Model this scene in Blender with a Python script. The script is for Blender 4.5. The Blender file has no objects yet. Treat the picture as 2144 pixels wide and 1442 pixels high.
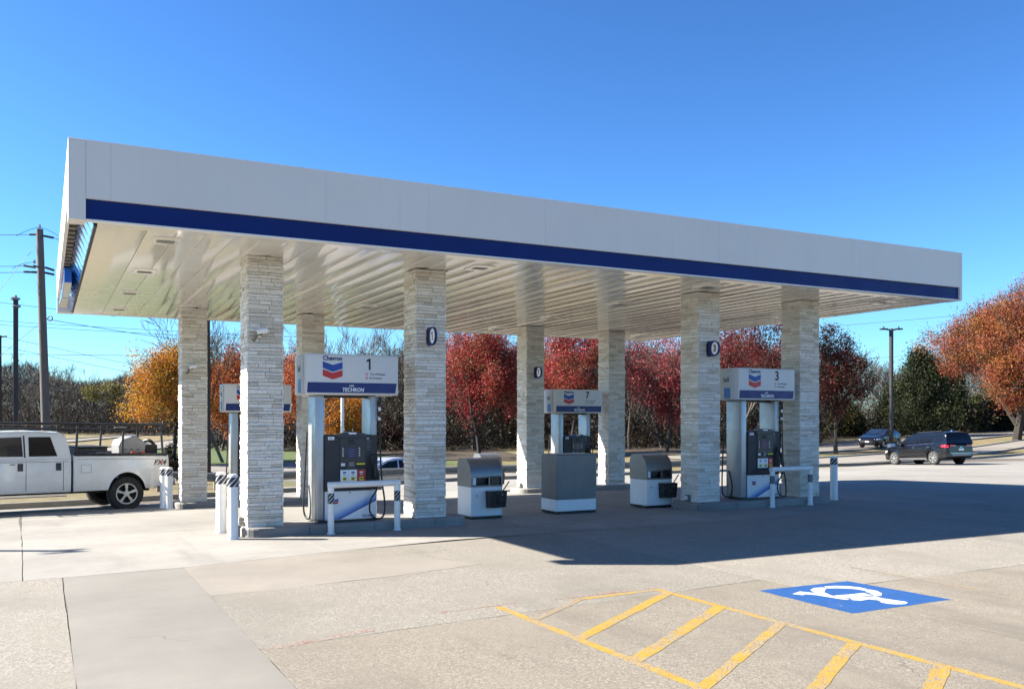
import bpy, bmesh, math, random
import numpy as np
from mathutils import Vector, Matrix
R = math.radians
scene = bpy.context.scene
COL = scene.collection

# ------------------------------------------------------------------ camera, sky, sun, exposure
HEAD = R(27.5)                      # the view is turned 27.5 degrees clockwise from +Y (canopy depth axis)
CAMZ = 1.884
FPX = 1880.0 / 2144.0               # focal length in image widths
cam_d = bpy.data.cameras.new('camera')
cam_d.sensor_width = 36.0
cam_d.lens = 36.0 * FPX
cam_d.shift_y = 154.0 / 2144.0
cam_d.clip_start = 0.05
cam_d.clip_end = 3000.0
cam = bpy.data.objects.new('camera', cam_d)
cam.location = (0, 0, CAMZ)
cam.rotation_euler = (R(90), 0, -HEAD)
COL.objects.link(cam)
scene.camera = cam

SUN_DIR = Vector((1.255, -0.68, -1.0)).normalized()      # the way the light travels
SUN_ELEV = math.asin(-SUN_DIR.z)
SUN_AZ = math.atan2(-SUN_DIR.x, -SUN_DIR.y)              # clockwise from +Y
world = bpy.data.worlds.new('World')
scene.world = world
world.use_nodes = True
wn = world.node_tree
wn.nodes.clear()
sky = wn.nodes.new('ShaderNodeTexSky')
sky.sky_type = 'NISHITA'
sky.sun_disc = False
sky.sun_elevation = SUN_ELEV
sky.sun_rotation = SUN_AZ
sky.altitude = 150
sky.air_density = 1.0
sky.dust_density = 0.35
sky.ozone_density = 1.6
hsv = wn.nodes.new('ShaderNodeHueSaturation')
hsv.inputs['Saturation'].default_value = 1.0
bgn = wn.nodes.new('ShaderNodeBackground')
bgn.inputs['Strength'].default_value = 0.05
wout = wn.nodes.new('ShaderNodeOutputWorld')
wn.links.new(sky.outputs[0], hsv.inputs['Color'])
def sky_mul(c, src):
    n_ = wn.nodes.new('ShaderNodeMixRGB')
    n_.blend_type = 'MULTIPLY'
    n_.inputs['Fac'].default_value = 1.0
    n_.inputs['Color2'].default_value = (*c, 1)
    wn.links.new(src, n_.inputs['Color1'])
    return n_
# the clear, contrasty sky of the photograph: pale at the horizon, deep azure above
tone = wn.nodes.new('ShaderNodeGamma')
tone.inputs['Gamma'].default_value = 1.30
wn.links.new(sky_mul((.185, .185, .185), hsv.outputs[0]).outputs[0], tone.inputs['Color'])
tint = sky_mul((2.7, 4.6, 6.5), tone.outputs[0])
wn.links.new(tint.outputs[0], bgn.inputs['Color'])
wn.links.new(bgn.outputs[0], wout.inputs[0])

sun_d = bpy.data.lights.new('sun', 'SUN')
sun_d.energy = 5.0
sun_d.angle = R(0.53)
sun_d.color = (1.0, 0.925, 0.81)
sun = bpy.data.objects.new('sun', sun_d)
sun.rotation_euler = SUN_DIR.to_track_quat('-Z', 'Y').to_euler()
sun.location = (-20, 20, 30)
COL.objects.link(sun)

scene.view_settings.view_transform = 'Standard'
scene.view_settings.look = 'None'
scene.view_settings.exposure = 2.0
scene.view_settings.gamma = 1.0
scene.view_settings.use_curve_mapping = False
scene.cycles.max_bounces = 8
scene.cycles.diffuse_bounces = 4
scene.cycles.glossy_bounces = 4
scene.cycles.transparent_max_bounces = 8

# ------------------------------------------------------------------ small helpers
def at(px, k):
    """ground-plan point seen in column px of the photograph at k metres per photo pixel"""
    r = (px - 1072.0) * k
    d = 1880.0 * k
    return (math.cos(HEAD) * r + math.sin(HEAD) * d, -math.sin(HEAD) * r + math.cos(HEAD) * d)

def ss(a, b, x):
    t = min(1.0, max(0.0, (x - a) / (b - a)))
    return t * t * (3 - 2 * t)

GP = [(-400, 0), (14.8, 0), (22.5, -.24), (24, -.31), (31, -.5), (55, -.62), (120, -.7), (1000, -.9)]
def plin(P, v):
    if v <= P[0][0]:
        return P[0][1]
    for (a, b), (c, d) in zip(P, P[1:]):
        if v <= c:
            return b + (d - b) * (v - a) / (c - a)
    return P[-1][1]

def T(X, Y):
    """height of the ground: level round the front islands, falling away to the road behind"""
    z = plin(GP, Y)
    z -= .25 * ss(31, 33, Y) * (1 - ss(28, 36, X)) * ss(4, 8, X + (Y - 25) * .3)
    z -= .5 * ss(34, 37, Y) * (1 - ss(24, 32, X)) * ss(6, 11, X) * (1 - ss(44, 56, Y))
    z += .035 * max(0, X - 56) * ss(52, 62, X) * (1 - ss(110, 160, X))
    z -= .13 * ss(30.5, 33.5, Y) * ss(34, 38, X) * (1 - ss(46, 56, X)) * (1 - ss(36, 46, Y))
    z += .75 * ss(85, 135, Y) * (1 - ss(25, 45, X))
    return z

class MB:
    """collects faces for one mesh"""
    def __init__(s):
        s.v = []; s.f = []
    def add(s, vs, fs):
        o = len(s.v)
        s.v += [tuple(p) for p in vs]
        s.f += [tuple(i + o for i in f) for f in fs]
        return s
    def box(s, x0, y0, z0, x1, y1, z1):
        return s.add([(x0, y0, z0), (x1, y0, z0), (x1, y1, z0), (x0, y1, z0), (x0, y0, z1), (x1, y0, z1), (x1, y1, z1), (x0, y1, z1)],
                     [(0, 3, 2, 1), (4, 5, 6, 7), (0, 1, 5, 4), (1, 2, 6, 5), (2, 3, 7, 6), (3, 0, 4, 7)])
    def prism(s, poly, a, b, axis='z'):
        """poly: 2-D outline; axis z -> (x,y), y -> (x,z), x -> (y,z)"""
        def P(p, h):
            return (p[0], p[1], h) if axis == 'z' else ((p[0], h, p[1]) if axis == 'y' else (h, p[0], p[1]))
        n = len(poly)
        vs = [P(p, a) for p in poly] + [P(p, b) for p in poly]
        fs = [tuple(range(n)), tuple(range(2 * n - 1, n - 1, -1))] + [(i, i + n, (i + 1) % n + n, (i + 1) % n) for i in range(n)]
        return s.add(vs, fs)
    def tube(s, pts, r, n=8, cap=True):
        pts = [Vector(p) for p in pts]
        m = len(pts)
        rs = r if isinstance(r, (list, tuple)) else [r] * m
        vs = []; fs = []
        up = Vector((0, 0, 1))
        prev = None
        for i, p in enumerate(pts):
            d = (pts[min(i + 1, m - 1)] - pts[max(i - 1, 0)])
            if d.length < 1e-9: d = Vector((0, 0, 1))
            d.normalize()
            if prev is None:
                a = d.cross(up)
                if a.length < .05: a = d.cross(Vector((1, 0, 0)))
            else:
                a = prev - d * prev.dot(d)
            a.normalize(); prev = a
            b = d.cross(a)
            for j in range(n):
                t = 2 * math.pi * j / n
                vs.append(p + (a * math.cos(t) + b * math.sin(t)) * rs[i])
        for i in range(m - 1):
            for j in range(n):
                fs.append((i * n + j, i * n + (j + 1) % n, (i + 1) * n + (j + 1) % n, (i + 1) * n + j))
        if cap:
            fs.append(tuple(range(n - 1, -1, -1))); fs.append(tuple((m - 1) * n + j for j in range(n)))
        return s.add(vs, fs)
    def lathe(s, prof, n=16, axis='z', c=(0, 0, 0), cap=True):
        vs = []; fs = []
        for (r, h) in prof:
            for j in range(n):
                t = 2 * math.pi * j / n
                a, b = r * math.cos(t), r * math.sin(t)
                p = (a, b, h) if axis == 'z' else ((a, h, b) if axis == 'y' else (h, a, b))
                vs.append((p[0] + c[0], p[1] + c[1], p[2] + c[2]))
        for i in range(len(prof) - 1):
            for j in range(n):
                fs.append((i * n + j, i * n + (j + 1) % n, (i + 1) * n + (j + 1) % n, (i + 1) * n + j))
        if cap and prof[0][0] > 1e-5: fs.append(tuple(range(n - 1, -1, -1)))
        if cap and prof[-1][0] > 1e-5: fs.append(tuple((len(prof) - 1) * n + j for j in range(n)))
        return s.add(vs, fs)
    def grid(s, fn, nu, nv):
        """fn(i,j) -> point for 0..nu, 0..nv"""
        vs = [fn(i, j) for i in range(nu + 1) for j in range(nv + 1)]
        w = nv + 1
        return s.add(vs, [(i * w + j, (i + 1) * w + j, (i + 1) * w + j + 1, i * w + j + 1) for i in range(nu) for j in range(nv)])
    def mesh(s, name, mat, smooth=False, bev=0.0, seg=1):
        me = bpy.data.meshes.new(name)
        me.from_pydata(s.v, [], s.f)
        if bev or smooth:
            bm = bmesh.new(); bm.from_mesh(me)
            bmesh.ops.remove_doubles(bm, verts=bm.verts, dist=1e-5)
            bmesh.ops.recalc_face_normals(bm, faces=bm.faces)
            if bev:
                es = [e for e in bm.edges if len(e.link_faces) == 2 and e.calc_face_angle(0) > .5]
                bmesh.ops.bevel(bm, geom=es, offset=bev, segments=seg, affect='EDGES', profile=.5, clamp_overlap=True)
            bm.to_mesh(me); bm.free()
        if smooth:
            me.polygons.foreach_set('use_smooth', [True] * len(me.polygons))
            try: me.set_sharp_from_angle(angle=R(38))
            except Exception: pass
        if mat is not None:
            me.materials.append(mat)
        me.update()
        return me
    def build(s, name, mat, parent=None, smooth=False, bev=0.0, seg=1, loc=None):
        return link(name, s.mesh(name, mat, smooth, bev, seg), parent, loc)

def link(name, data, parent=None, loc=None, rot=None):
    o = bpy.data.objects.new(name, data)
    COL.objects.link(o)
    if parent is not None: o.parent = parent
    if loc is not None: o.location = loc
    if rot is not None: o.rotation_euler = rot
    return o

def tag(o, label=None, cat=None, group=None, kind=None):
    if label: o['label'] = label
    if cat: o['category'] = cat
    if group: o['group'] = group
    if kind: o['kind'] = kind
    return o

def thing(name, label, cat, loc=(0, 0, 0), rz=0.0, group=None):
    o = link(name, None, None, loc, (0, 0, rz))
    o.empty_display_size = .2
    return tag(o, label, cat, group)

def copy_tree(o, parent=None):
    c = o.copy()
    COL.objects.link(c)
    c.parent = parent
    for ch in list(o.children):
        copy_tree(ch, c)
    return c

# ------------------------------------------------------------------ materials
def srgb(r, g, b):
    f = lambda c: (c / 255 / 12.92) if c / 255 <= .04045 else ((c / 255 + .055) / 1.055) ** 2.4
    return (f(r), f(g), f(b))

class NT:
    def __init__(s, name):
        s.m = bpy.data.materials.new(name)
        s.m.use_nodes = True
        s.t = s.m.node_tree
        s.b = s.t.nodes['Principled BSDF']
        s.out = s.t.nodes['Material Output']
    def n(s, typ, **kw):
        nd = s.t.nodes.new('ShaderNode' + typ)
        for k, v in kw.items(): setattr(nd, k, v)
        return nd
    def l(s, a, b): s.t.links.new(a, b)
    def co(s, what='Object'): return s.n('TexCoord').outputs[what]
    def noise(s, scale, detail=4, rough=.55, vec=None, dist=0.0):
        nd = s.n('TexNoise')
        nd.inputs['Scale'].default_value = scale
        nd.inputs['Detail'].default_value = detail
        nd.inputs['Roughness'].default_value = rough
        nd.inputs['Distortion'].default_value = dist
        s.l(vec if vec is not None else s.co(), nd.inputs['Vector'])
        return nd.outputs['Fac']
    def voro(s, scale, vec=None, feature='F1'):
        nd = s.n('TexVoronoi'); nd.feature = feature
        nd.inputs['Scale'].default_value = scale
        s.l(vec if vec is not None else s.co(), nd.inputs['Vector'])
        return nd
    def ramp(s, fac, stops):
        nd = s.n('ValToRGB')
        e = nd.color_ramp.elements
        while len(e) > 1: e.remove(e[-1])
        e[0].position = stops[0][0]; e[0].color = (*stops[0][1], 1)
        for p, c in stops[1:]:
            q = e.new(p); q.color = (*c, 1)
        s.l(fac, nd.inputs['Fac'])
        return nd.outputs['Color']
    def gray(s, fac, lo, hi, a=.3, b=.7):
        return s.ramp(fac, [(a, (lo,) * 3), (b, (hi,) * 3)])
    def mix(s, a, b, fac, mode='MIX'):
        nd = s.n('MixRGB'); nd.blend_type = mode
        for inp, v in ((nd.inputs['Color1'], a), (nd.inputs['Color2'], b), (nd.inputs['Fac'], fac)):
            if hasattr(v, 'is_linked') or hasattr(v, 'links'): s.l(v, inp)
            elif isinstance(v, (int, float)): inp.default_value = v
            else: inp.default_value = (*v, 1)
        return nd.outputs['Color']
    def math(s, op, a, b=0.0):
        nd = s.n('Math'); nd.operation = op
        for inp, v in ((nd.inputs[0], a), (nd.inputs[1], b)):
            if isinstance(v, (int, float)): inp.default_value = v
            else: s.l(v, inp)
        return nd.outputs[0]
    def bump(s, h, strength=.3, dist=.01, chain=None):
        nd = s.n('Bump')
        nd.inputs['Strength'].default_value = strength
        nd.inputs['Distance'].default_value = dist
        s.l(h, nd.inputs['Height'])
        if chain is not None: s.l(chain, nd.inputs['Normal'])
        s.l(nd.outputs[0], s.b.inputs['Normal'])
        return nd.outputs[0]
    def base(s, c):
        if isinstance(c, tuple): s.b.inputs['Base Color'].default_value = (*c, 1)
        else: s.l(c, s.b.inputs['Base Color'])
        return s
    def rough(s, r):
        if isinstance(r, (int, float)): s.b.inputs['Roughness'].default_value = r
        else: s.l(r, s.b.inputs['Roughness'])
        return s
    def set(s, **kw):
        for k, v in kw.items(): s.b.inputs[k.replace('_', ' ')].default_value = v
        return s

def pm(name, c, rough=.5, metal=0.0, var=.12, scale=3.0, bump=0.0, bscale=40.0, coat=0.0, spec=.5, dirt=0.0, dirtc=(.12, .10, .08)):
    """plain surface: colour with slight uneven tone, uneven gloss, optional grime and fine relief"""
    t = NT(name)
    n1 = t.noise(scale, 5, .6)
    c0 = tuple(v * (1 - var) for v in c); c1 = tuple(min(1, v * (1 + var * .6)) for v in c)
    col = t.ramp(n1, [(.3, c0), (.7, c1)])
    if dirt:
        n2 = t.noise(scale * 2.3, 6, .7)
        col = t.mix(col, dirtc, t.ramp(n2, [(.5, (0, 0, 0)), (.78, (dirt,) * 3)]))
    t.base(col)
    t.rough(t.gray(t.noise(scale * 3, 3), max(.02, rough * .8), min(1, rough * 1.2)))
    t.set(Metallic=metal, Coat_Weight=coat, Coat_Roughness=.08, Specular_IOR_Level=spec)
    if bump: t.bump(t.noise(bscale, 4, .6), bump, .01)
    return t.m

def concrete(name, c, agg=0.0, stain=.35, patch=.5, aggc=None, scale=1.0):
    """agg: strength of exposed pebbles; stain: grey-brown blotches"""
    t = NT(name)
    c = tuple(v * .70 for v in c)
    if aggc: aggc = tuple(v * .70 for v in aggc)
    co = t.co()
    big = t.noise(.42 * scale, 6, .62, co)
    mid = t.noise(3.1, 6, .65, co)
    fine = t.noise(95, 3, .6, co)
    dk = tuple(v * .74 for v in c); lt = tuple(min(1, v * 1.12) for v in c)
    col = t.ramp(big, [(.32, dk), (.68, lt)])
    col = t.mix(col, tuple(v * .72 for v in c), t.math('MULTIPLY', t.gray(mid, 0, 1, .52, .8), patch))
    # stretched traffic film running along X
    mp = t.n('Mapping'); mp.inputs['Scale'].default_value = (.25, 1.6, 1)
    t.l(co, mp.inputs['Vector'])
    streak = t.noise(1.6, 5, .7, mp.outputs[0])
    col = t.mix(col, tuple(v * .62 for v in c), t.math('MULTIPLY', t.gray(streak, 0, 1, .55, .85), stain))
    # dark drips and gum spots
    sp = t.voro(1.7, co)
    spm = t.ramp(sp.outputs['Distance'], [(.02, (1, 1, 1)), (.05, (0, 0, 0))])
    sel = t.gray(sp.outputs['Color'], 0, 1, .62, .66)
    col = t.mix(col, (.10, .085, .065), t.math('MULTIPLY', t.math('MULTIPLY', spm, sel), .75))
    sp2 = t.voro(.33, co)
    oil = t.ramp(t.math('ADD', sp2.outputs['Distance'], t.math('MULTIPLY', t.noise(4, 4, .6, co), .16)), [(.14, (1, 1, 1)), (.34, (0, 0, 0))])
    col = t.mix(col, tuple(v * .5 for v in c), t.math('MULTIPLY', t.math('MULTIPLY', oil, t.gray(sp2.outputs['Color'], 0, 1, .55, .6)), .5))
    h = fine
    if agg:
        v1 = t.voro(105, co); v2 = t.voro(70, co)
        pe = t.ramp(v1.outputs['Color'], [(0, tuple(v * .45 for v in c)), (.35, tuple(v * .8 for v in c)), (.6, c), (1, tuple(min(1, v * 1.55) for v in c))])
        pe2 = t.ramp(v2.outputs['Color'], [(0, tuple(v * .42 for v in c)), (.5, c), (1, tuple(min(1, v * 1.55) for v in (aggc or c)))])
        am = t.math('MULTIPLY', t.gray(t.noise(.8, 6, .7, co), .22, 1, .38, .60), agg)
        col = t.mix(col, pe, t.math('MULTIPLY', am, .85))
        col = t.mix(col, pe2, t.math('MULTIPLY', am, .6))
        h = t.math('ADD', t.noise(70, 5, .7, co), t.math('MULTIPLY', v2.outputs['Distance'], .35))
    else:
        col = t.mix(col, tuple(v * .86 for v in c), t.gray(fine, 0, .8, .45, .75))
    # hairline cracks, tyre film and drip trails
    cr = t.voro(.55, t.n('Mapping').outputs[0], 'DISTANCE_TO_EDGE')
    wob = t.n('VectorMath'); wob.operation = 'ADD'
    nz_ = t.n('TexNoise'); nz_.inputs['Scale'].default_value = 2.0; nz_.inputs['Detail'].default_value = 6
    t.l(co, nz_.inputs['Vector']); t.l(co, wob.inputs[0]); t.l(nz_.outputs['Color'], wob.inputs[1])
    t.l(wob.outputs[0], cr.inputs['Vector'])
    crm = t.math('MULTIPLY', t.ramp(cr.outputs['Distance'], [(0.0, (1, 1, 1)), (.007, (0, 0, 0))]), t.gray(t.noise(.35, 3, .5, co), 0, 1, .56, .62))
    col = t.mix(col, tuple(v * .35 for v in c), t.math('MULTIPLY', crm, .75))
    mp2 = t.n('Mapping'); mp2.inputs['Scale'].default_value = (.9, .16, 1); mp2.inputs['Rotation'].default_value = (0, 0, .25)
    t.l(co, mp2.inputs['Vector'])
    tf = t.noise(1.3, 5, .65, mp2.outputs[0])
    col = t.mix(col, tuple(v * .66 for v in c), t.math('MULTIPLY', t.gray(tf, 0, 1, .54, .72), stain * .9))
    col = t.mix(col, tuple(min(1, v * 1.22) for v in c), t.math('MULTIPLY', t.gray(t.noise(1.1, 6, .7, co), 0, 1, .55, .75), .5))
    rnd = t.n('ObjectInfo').outputs['Random']
    col = t.mix(col, t.gray(rnd, .9, 1.06, 0, 1), 1.0, 'MULTIPLY')
    t.base(col); t.rough(.86)
    t.bump(h, .30 if agg else .18, .008 if agg else .006)
    return t.m

M = {}
M['joint'] = pm('joint_dirt', (.095, .080, .062), .95, var=.4, scale=6, bump=.5, bscale=60)
M['pad'] = concrete('pad_concrete', (.335, .320, .290), 0, .9, .85)
M['strip'] = concrete('strip_concrete', (.262, .248, .218), 0, .25, .35)
M['patch'] = concrete('patch_concrete', (.276, .249, .211), .1, .2, .3)
M['agg'] = concrete('aggregate_concrete', (.272, .248, .206), 1.0, .7, .9, (.38, .36, .32))
M['aggb'] = concrete('worn_aggregate', (.256, .224, .174), .85, .95, 1.0, (.36, .335, .285))
M['apron'] = concrete('far_concrete', (.315, .300, .268), .25, .5, .5, scale=.6)
M['road'] = concrete('road_concrete', (.28, .258, .225), .2, .4, .4, scale=.4)
M['kerb'] = concrete('kerb_concrete', (.30, .28, .245), .2, .6, .6)
M['island'] = concrete('island_concrete', (.34, .33, .315), .1, .8, .8, scale=2)

def paint_on_concrete(name, c, wear=.5, conc=(.20, .172, .14), dirty=.3):
    t = NT(name); co = t.co()
    n = t.noise(26, 6, .75, co)
    n2 = t.noise(2.2, 4, .6, co)
    v = t.voro(70, co)
    k = t.math('ADD', t.math('MULTIPLY', n, .62), t.math('MULTIPLY', n2, .38))
    k = t.math('ADD', k, t.math('MULTIPLY', v.outputs['Distance'], -.12))
    mask = t.ramp(k, [(wear - .05, (0, 0, 0)), (wear + .03, (1, 1, 1))])
    col = t.ramp(t.noise(9, 4, .6, co), [(.3, tuple(x * .82 for x in c)), (.7, tuple(min(1, x * 1.08) for x in c))])
    col = t.mix(col, tuple(x * .45 for x in c), t.math('MULTIPLY', t.gray(t.noise(14, 6, .7, co), 0, 1, .55, .8), dirty))
    pe = t.ramp(v.outputs['Color'], [(0, tuple(x * .5 for x in conc)), (1, tuple(min(1, x * 1.4) for x in conc))])
    t.base(t.mix(pe, col, mask)); t.rough(.72)
    t.bump(v.outputs['Distance'], .3, .008)
    return t.m
M['yellow'] = paint_on_concrete('yellow_paint', (.31, .195, .020), .42, dirty=.35)
M['yellow_worn'] = paint_on_concrete('worn_yellow_paint', (.24, .155, .04), .50, dirty=.3)
M['red_worn'] = paint_on_concrete('worn_red_paint', (.17, .050, .04), .50, dirty=.3)
M['ada_blue'] = paint_on_concrete('blue_paint', (.006, .060, .21), .30, dirty=.25)
M['ada_white'] = paint_on_concrete('white_paint', (.50, .51, .51), .34, (.02, .07, .22), .12)

M['white_panel'] = pm('white_fascia_panel', (.66, .635, .59), .42, var=.04, scale=.8, spec=.45)
def panel_mat():
    """coated sheet metal: slightly wavy, faint run-off streaks below the top edge"""
    t = NT('white_fascia_panel'); co = t.co()
    c = (.66, .635, .59)
    n = t.noise(.8, 4, .6, co)
    col = t.ramp(n, [(.3, tuple(v * .97 for v in c)), (.7, tuple(v * 1.02 for v in c))])
    mp = t.n('Mapping'); mp.inputs['Scale'].default_value = (5.0, 5.0, .35); t.l(co, mp.inputs['Vector'])
    st_ = t.noise(1.5, 5, .7, mp.outputs[0])
    col = t.mix(col, (.30, .28, .25), t.math('MULTIPLY', t.gray(st_, 0, 1, .56, .80), .16))
    t.base(col); t.rough(t.gray(t.noise(2, 3, .5, co), .34, .5)); t.set(Specular_IOR_Level=.45)
    mp2 = t.n('Mapping'); mp2.inputs['Scale'].default_value = (.9, .9, .5); t.l(co, mp2.inputs['Vector'])
    t.bump(t.noise(1.0, 2, .5, mp2.outputs[0]), .35, .03)
    return t.m
M['white_panel'] = panel_mat()
M['white_trim'] = pm('white_trim', (.72, .72, .70), .4, var=.05)
M['navy'] = pm('navy_band', (.002, .016, .125), .45, var=.15, scale=.6, spec=.2)
M['blue_gloss'] = pm('blue_gloss_panel', (.02, .14, .52), .12, var=.2, scale=2, coat=1.0)
M['bracket'] = pm('bracket_metal', (.20, .17, .12), .6, .3, var=.4, scale=5, dirt=.5)
M['darkmetal'] = pm('dark_metal', (.03, .03, .032), .5, .4, var=.2)
M['galv'] = pm('galvanised_steel', (.17, .175, .175), .5, .35, var=.3, scale=6)
M['chrome'] = pm('bright_metal', (.62, .62, .62), .16, 1.0, var=.1)
M['black'] = pm('black_rubber', (.012, .012, .013), .55, var=.2)
M['blackgloss'] = pm('black_plastic', (.016, .016, .018), .28, var=.2)
M['glass_dark'] = pm('tinted_glass', (.004, .005, .007), .05, var=.05, spec=.35)
M['white_plastic'] = pm('white_plastic', (.70, .71, .71), .38, var=.06, scale=4, dirt=.08)
M['bollard_white'] = pm('bollard_sleeve', (.72, .72, .70), .42, var=.05, scale=3, dirt=.22, dirtc=(.3, .26, .2))

def soffit_mat():
    t = NT('soffit_enamel')
    co = t.co()
    n = t.noise(.7, 4, .6, co)
    col = t.ramp(n, [(.3, (.75, .73, .675)), (.7, (.80, .78, .73))])
    rnd = t.n('ObjectInfo').outputs['Random']
    col = t.mix(col, t.gray(rnd, .95, 1.02, 0, 1), 1.0, 'MULTIPLY')
    t.base(col)
    t.rough(t.gray(t.noise(3, 3, .5, co), .13, .2))
    t.set(Specular_IOR_Level=.8, Coat_Weight=.8, Coat_Roughness=.06)
    mp = t.n('Mapping'); mp.inputs['Scale'].default_value = (1.4, .35, 1)
    t.l(co, mp.inputs['Vector'])
    t.bump(t.noise(1.5, 2, .5, mp.outputs[0]), .25, .02)
    return t.m
M['soffit'] = soffit_mat()

def stone_mat():
    t = NT('ledge_stone')
    co = t.co()
    rnd = t.math('FRACT', t.math('ADD', t.n('ObjectInfo').outputs['Random'], t.n('NewGeometry').outputs['Random Per Island']))
    col = t.ramp(rnd, [(0, (.54, .485, .40)), (.2, (.64, .595, .52)), (.55, (.70, .665, .60)), (1, (.76, .735, .68))])
    n = t.noise(14, 6, .72, co)
    col = t.mix(col, (.30, .235, .15), t.gray(n, 0, .75, .58, .78))
    n2 = t.noise(46, 4, .7, co)
    col = t.mix(col, (.16, .13, .10), t.gray(n2, 0, .9, .57, .69))
    t.base(col); t.rough(.88)
    b = t.bump(t.noise(22, 6, .75, co), .8, .02)
    return t.m
M['stone'] = stone_mat()
M['mortar'] = pm('stone_bed', (.20, .175, .14), .95, var=.3, scale=20, bump=.5)

# ------------------------------------------------------------------ ground, pavement, roads
LOT_EDGE = [(-90, 16), (-8, 23.7), (0.5, 25.6), (7.4, 28.2), (11.4, 30.4), (14, 31.2), (27, 31.6), (38.4, 33.8), (52.6, 35.6), (95, 42)]
def in_lot(x, y): return y < plin(LOT_EDGE, x) and x < 95

def grass_ground():
    t = NT('grass_ground'); co = t.co()
    a = t.noise(.12, 6, .65, co); b = t.noise(2.2, 6, .7, co); c = t.noise(18, 5, .7, co)
    col = t.ramp(b, [(.3, (.105, .078, .036)), (.5, (.165, .127, .060)), (.7, (.21, .168, .088))])
    green = t.ramp(c, [(.3, (.035, .062, .012)), (.7, (.078, .115, .026))])
    sx = t.n('SeparateXYZ'); t.l(co, sx.inputs[0])
    # a greener lawn on the bank beyond the guard rail
    gx = t.math('MULTIPLY', t.math('SUBTRACT', sx.outputs['X'], 14.0), .065)
    gy = t.math('MULTIPLY', t.math('SUBTRACT', sx.outputs['Y'], 68.0), .032)
    d = t.math('ADD', t.math('POWER', gx, 2.0), t.math('POWER', t.math('ABSOLUTE', gy), 2.0))
    bank = t.gray(t.math('ADD', d, t.math('MULTIPLY', a, .5)), 1, 0, .8, 1.0)
    m = t.mix(t.gray(a, 0, .6, .45, .7), (1, 1, 1), t.math('MULTIPLY', bank, .95))
    col = t.mix(col, green, m)
    col = t.mix(col, (.06, .046, .028), t.gray(c, 0, .7, .55, .8))
    t.base(col); t.rough(.95)
    t.bump(t.math('ADD', b, c), .9, .06)
    return t.m
M['grass'] = grass_ground()

def axis_pts(segs):
    o = []
    for a, b, n in segs:
        o += [a + (b - a) * i / n for i in range(n)]
    return o + [segs[-1][1]]
xs = axis_pts([(-900, -150, 6), (-150, -30, 10), (-30, 100, 65), (100, 260, 16), (260, 1200, 6)])
ys = axis_pts([(-700, -40, 4), (-40, 10, 8), (10, 70, 60), (70, 200, 40), (200, 1500, 8)])
g = MB()
g.grid(lambda i, j: (xs[i], ys[j], T(xs[i], ys[j]) - (.25 if in_lot(xs[i], ys[j] + 1.2) else .02)), len(xs) - 1, len(ys) - 1)
tag(g.build('ground', M['grass'], smooth=True), 'dry tan grassland reaching to the horizon', None, None, 'structure')

def drape(poly, h, cuts=(14.8, 22.5, 24, 28), thick=0.0, xcuts=()):
    """a flat polygon laid over the sloping ground, cut where the slope changes, optionally with a skirt"""
    bm = bmesh.new()
    vs = [bm.verts.new((x, y, 0)) for x, y in poly]
    f = bm.faces.new(vs)
    if f.normal.z < 0 or True:
        bm.normal_update()
        if f.normal.z < 0: f.normal_flip()
    if thick:
        r = bmesh.ops.extrude_face_region(bm, geom=[f])
        top = [e for e in r['geom'] if isinstance(e, bmesh.types.BMVert)]
        topset = set(top)
        for v in top: v.co.z = 1.0
        for ff in list(bm.faces):
            if all(v.co.z < .5 for v in ff.verts): bm.faces.remove(ff)
    for c in cuts:
        bmesh.ops.bisect_plane(bm, geom=bm.verts[:] + bm.edges[:] + bm.faces[:], plane_co=(0, c, 0), plane_no=(0, 1, 0))
    for c in xcuts:
        bmesh.ops.bisect_plane(bm, geom=bm.verts[:] + bm.edges[:] + bm.faces[:], plane_co=(c, 0, 0), plane_no=(1, 0, 0))
    for v in bm.verts:
        up = v.co.z > .5 or not thick
        v.co.z = T(v.co.x, v.co.y) + (h if up else h - thick)
    bmesh.ops.recalc_face_normals(bm, faces=bm.faces)
    m = MB(); bm.verts.index_update()
    m.v = [tuple(v.co) for v in bm.verts]; m.f = [tuple(v.index for v in ff.verts) for ff in bm.faces]
    bm.free()
    return m

def flat_poly(name, poly, h, mat, parent, thick=0.0, xcuts=(), cuts=(14.8, 22.5, 24, 28)):
    m = drape(poly, h, cuts, thick, xcuts)
    me = m.mesh(name, mat)
    # make every roughly level face look up
    bm = bmesh.new(); bm.from_mesh(me)
    for f in bm.faces:
        if abs(f.normal.z) > .7 and f.normal.z < 0: f.normal_flip()
    bm.to_mesh(me); bm.free()
    return link(name, me, parent)

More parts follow.
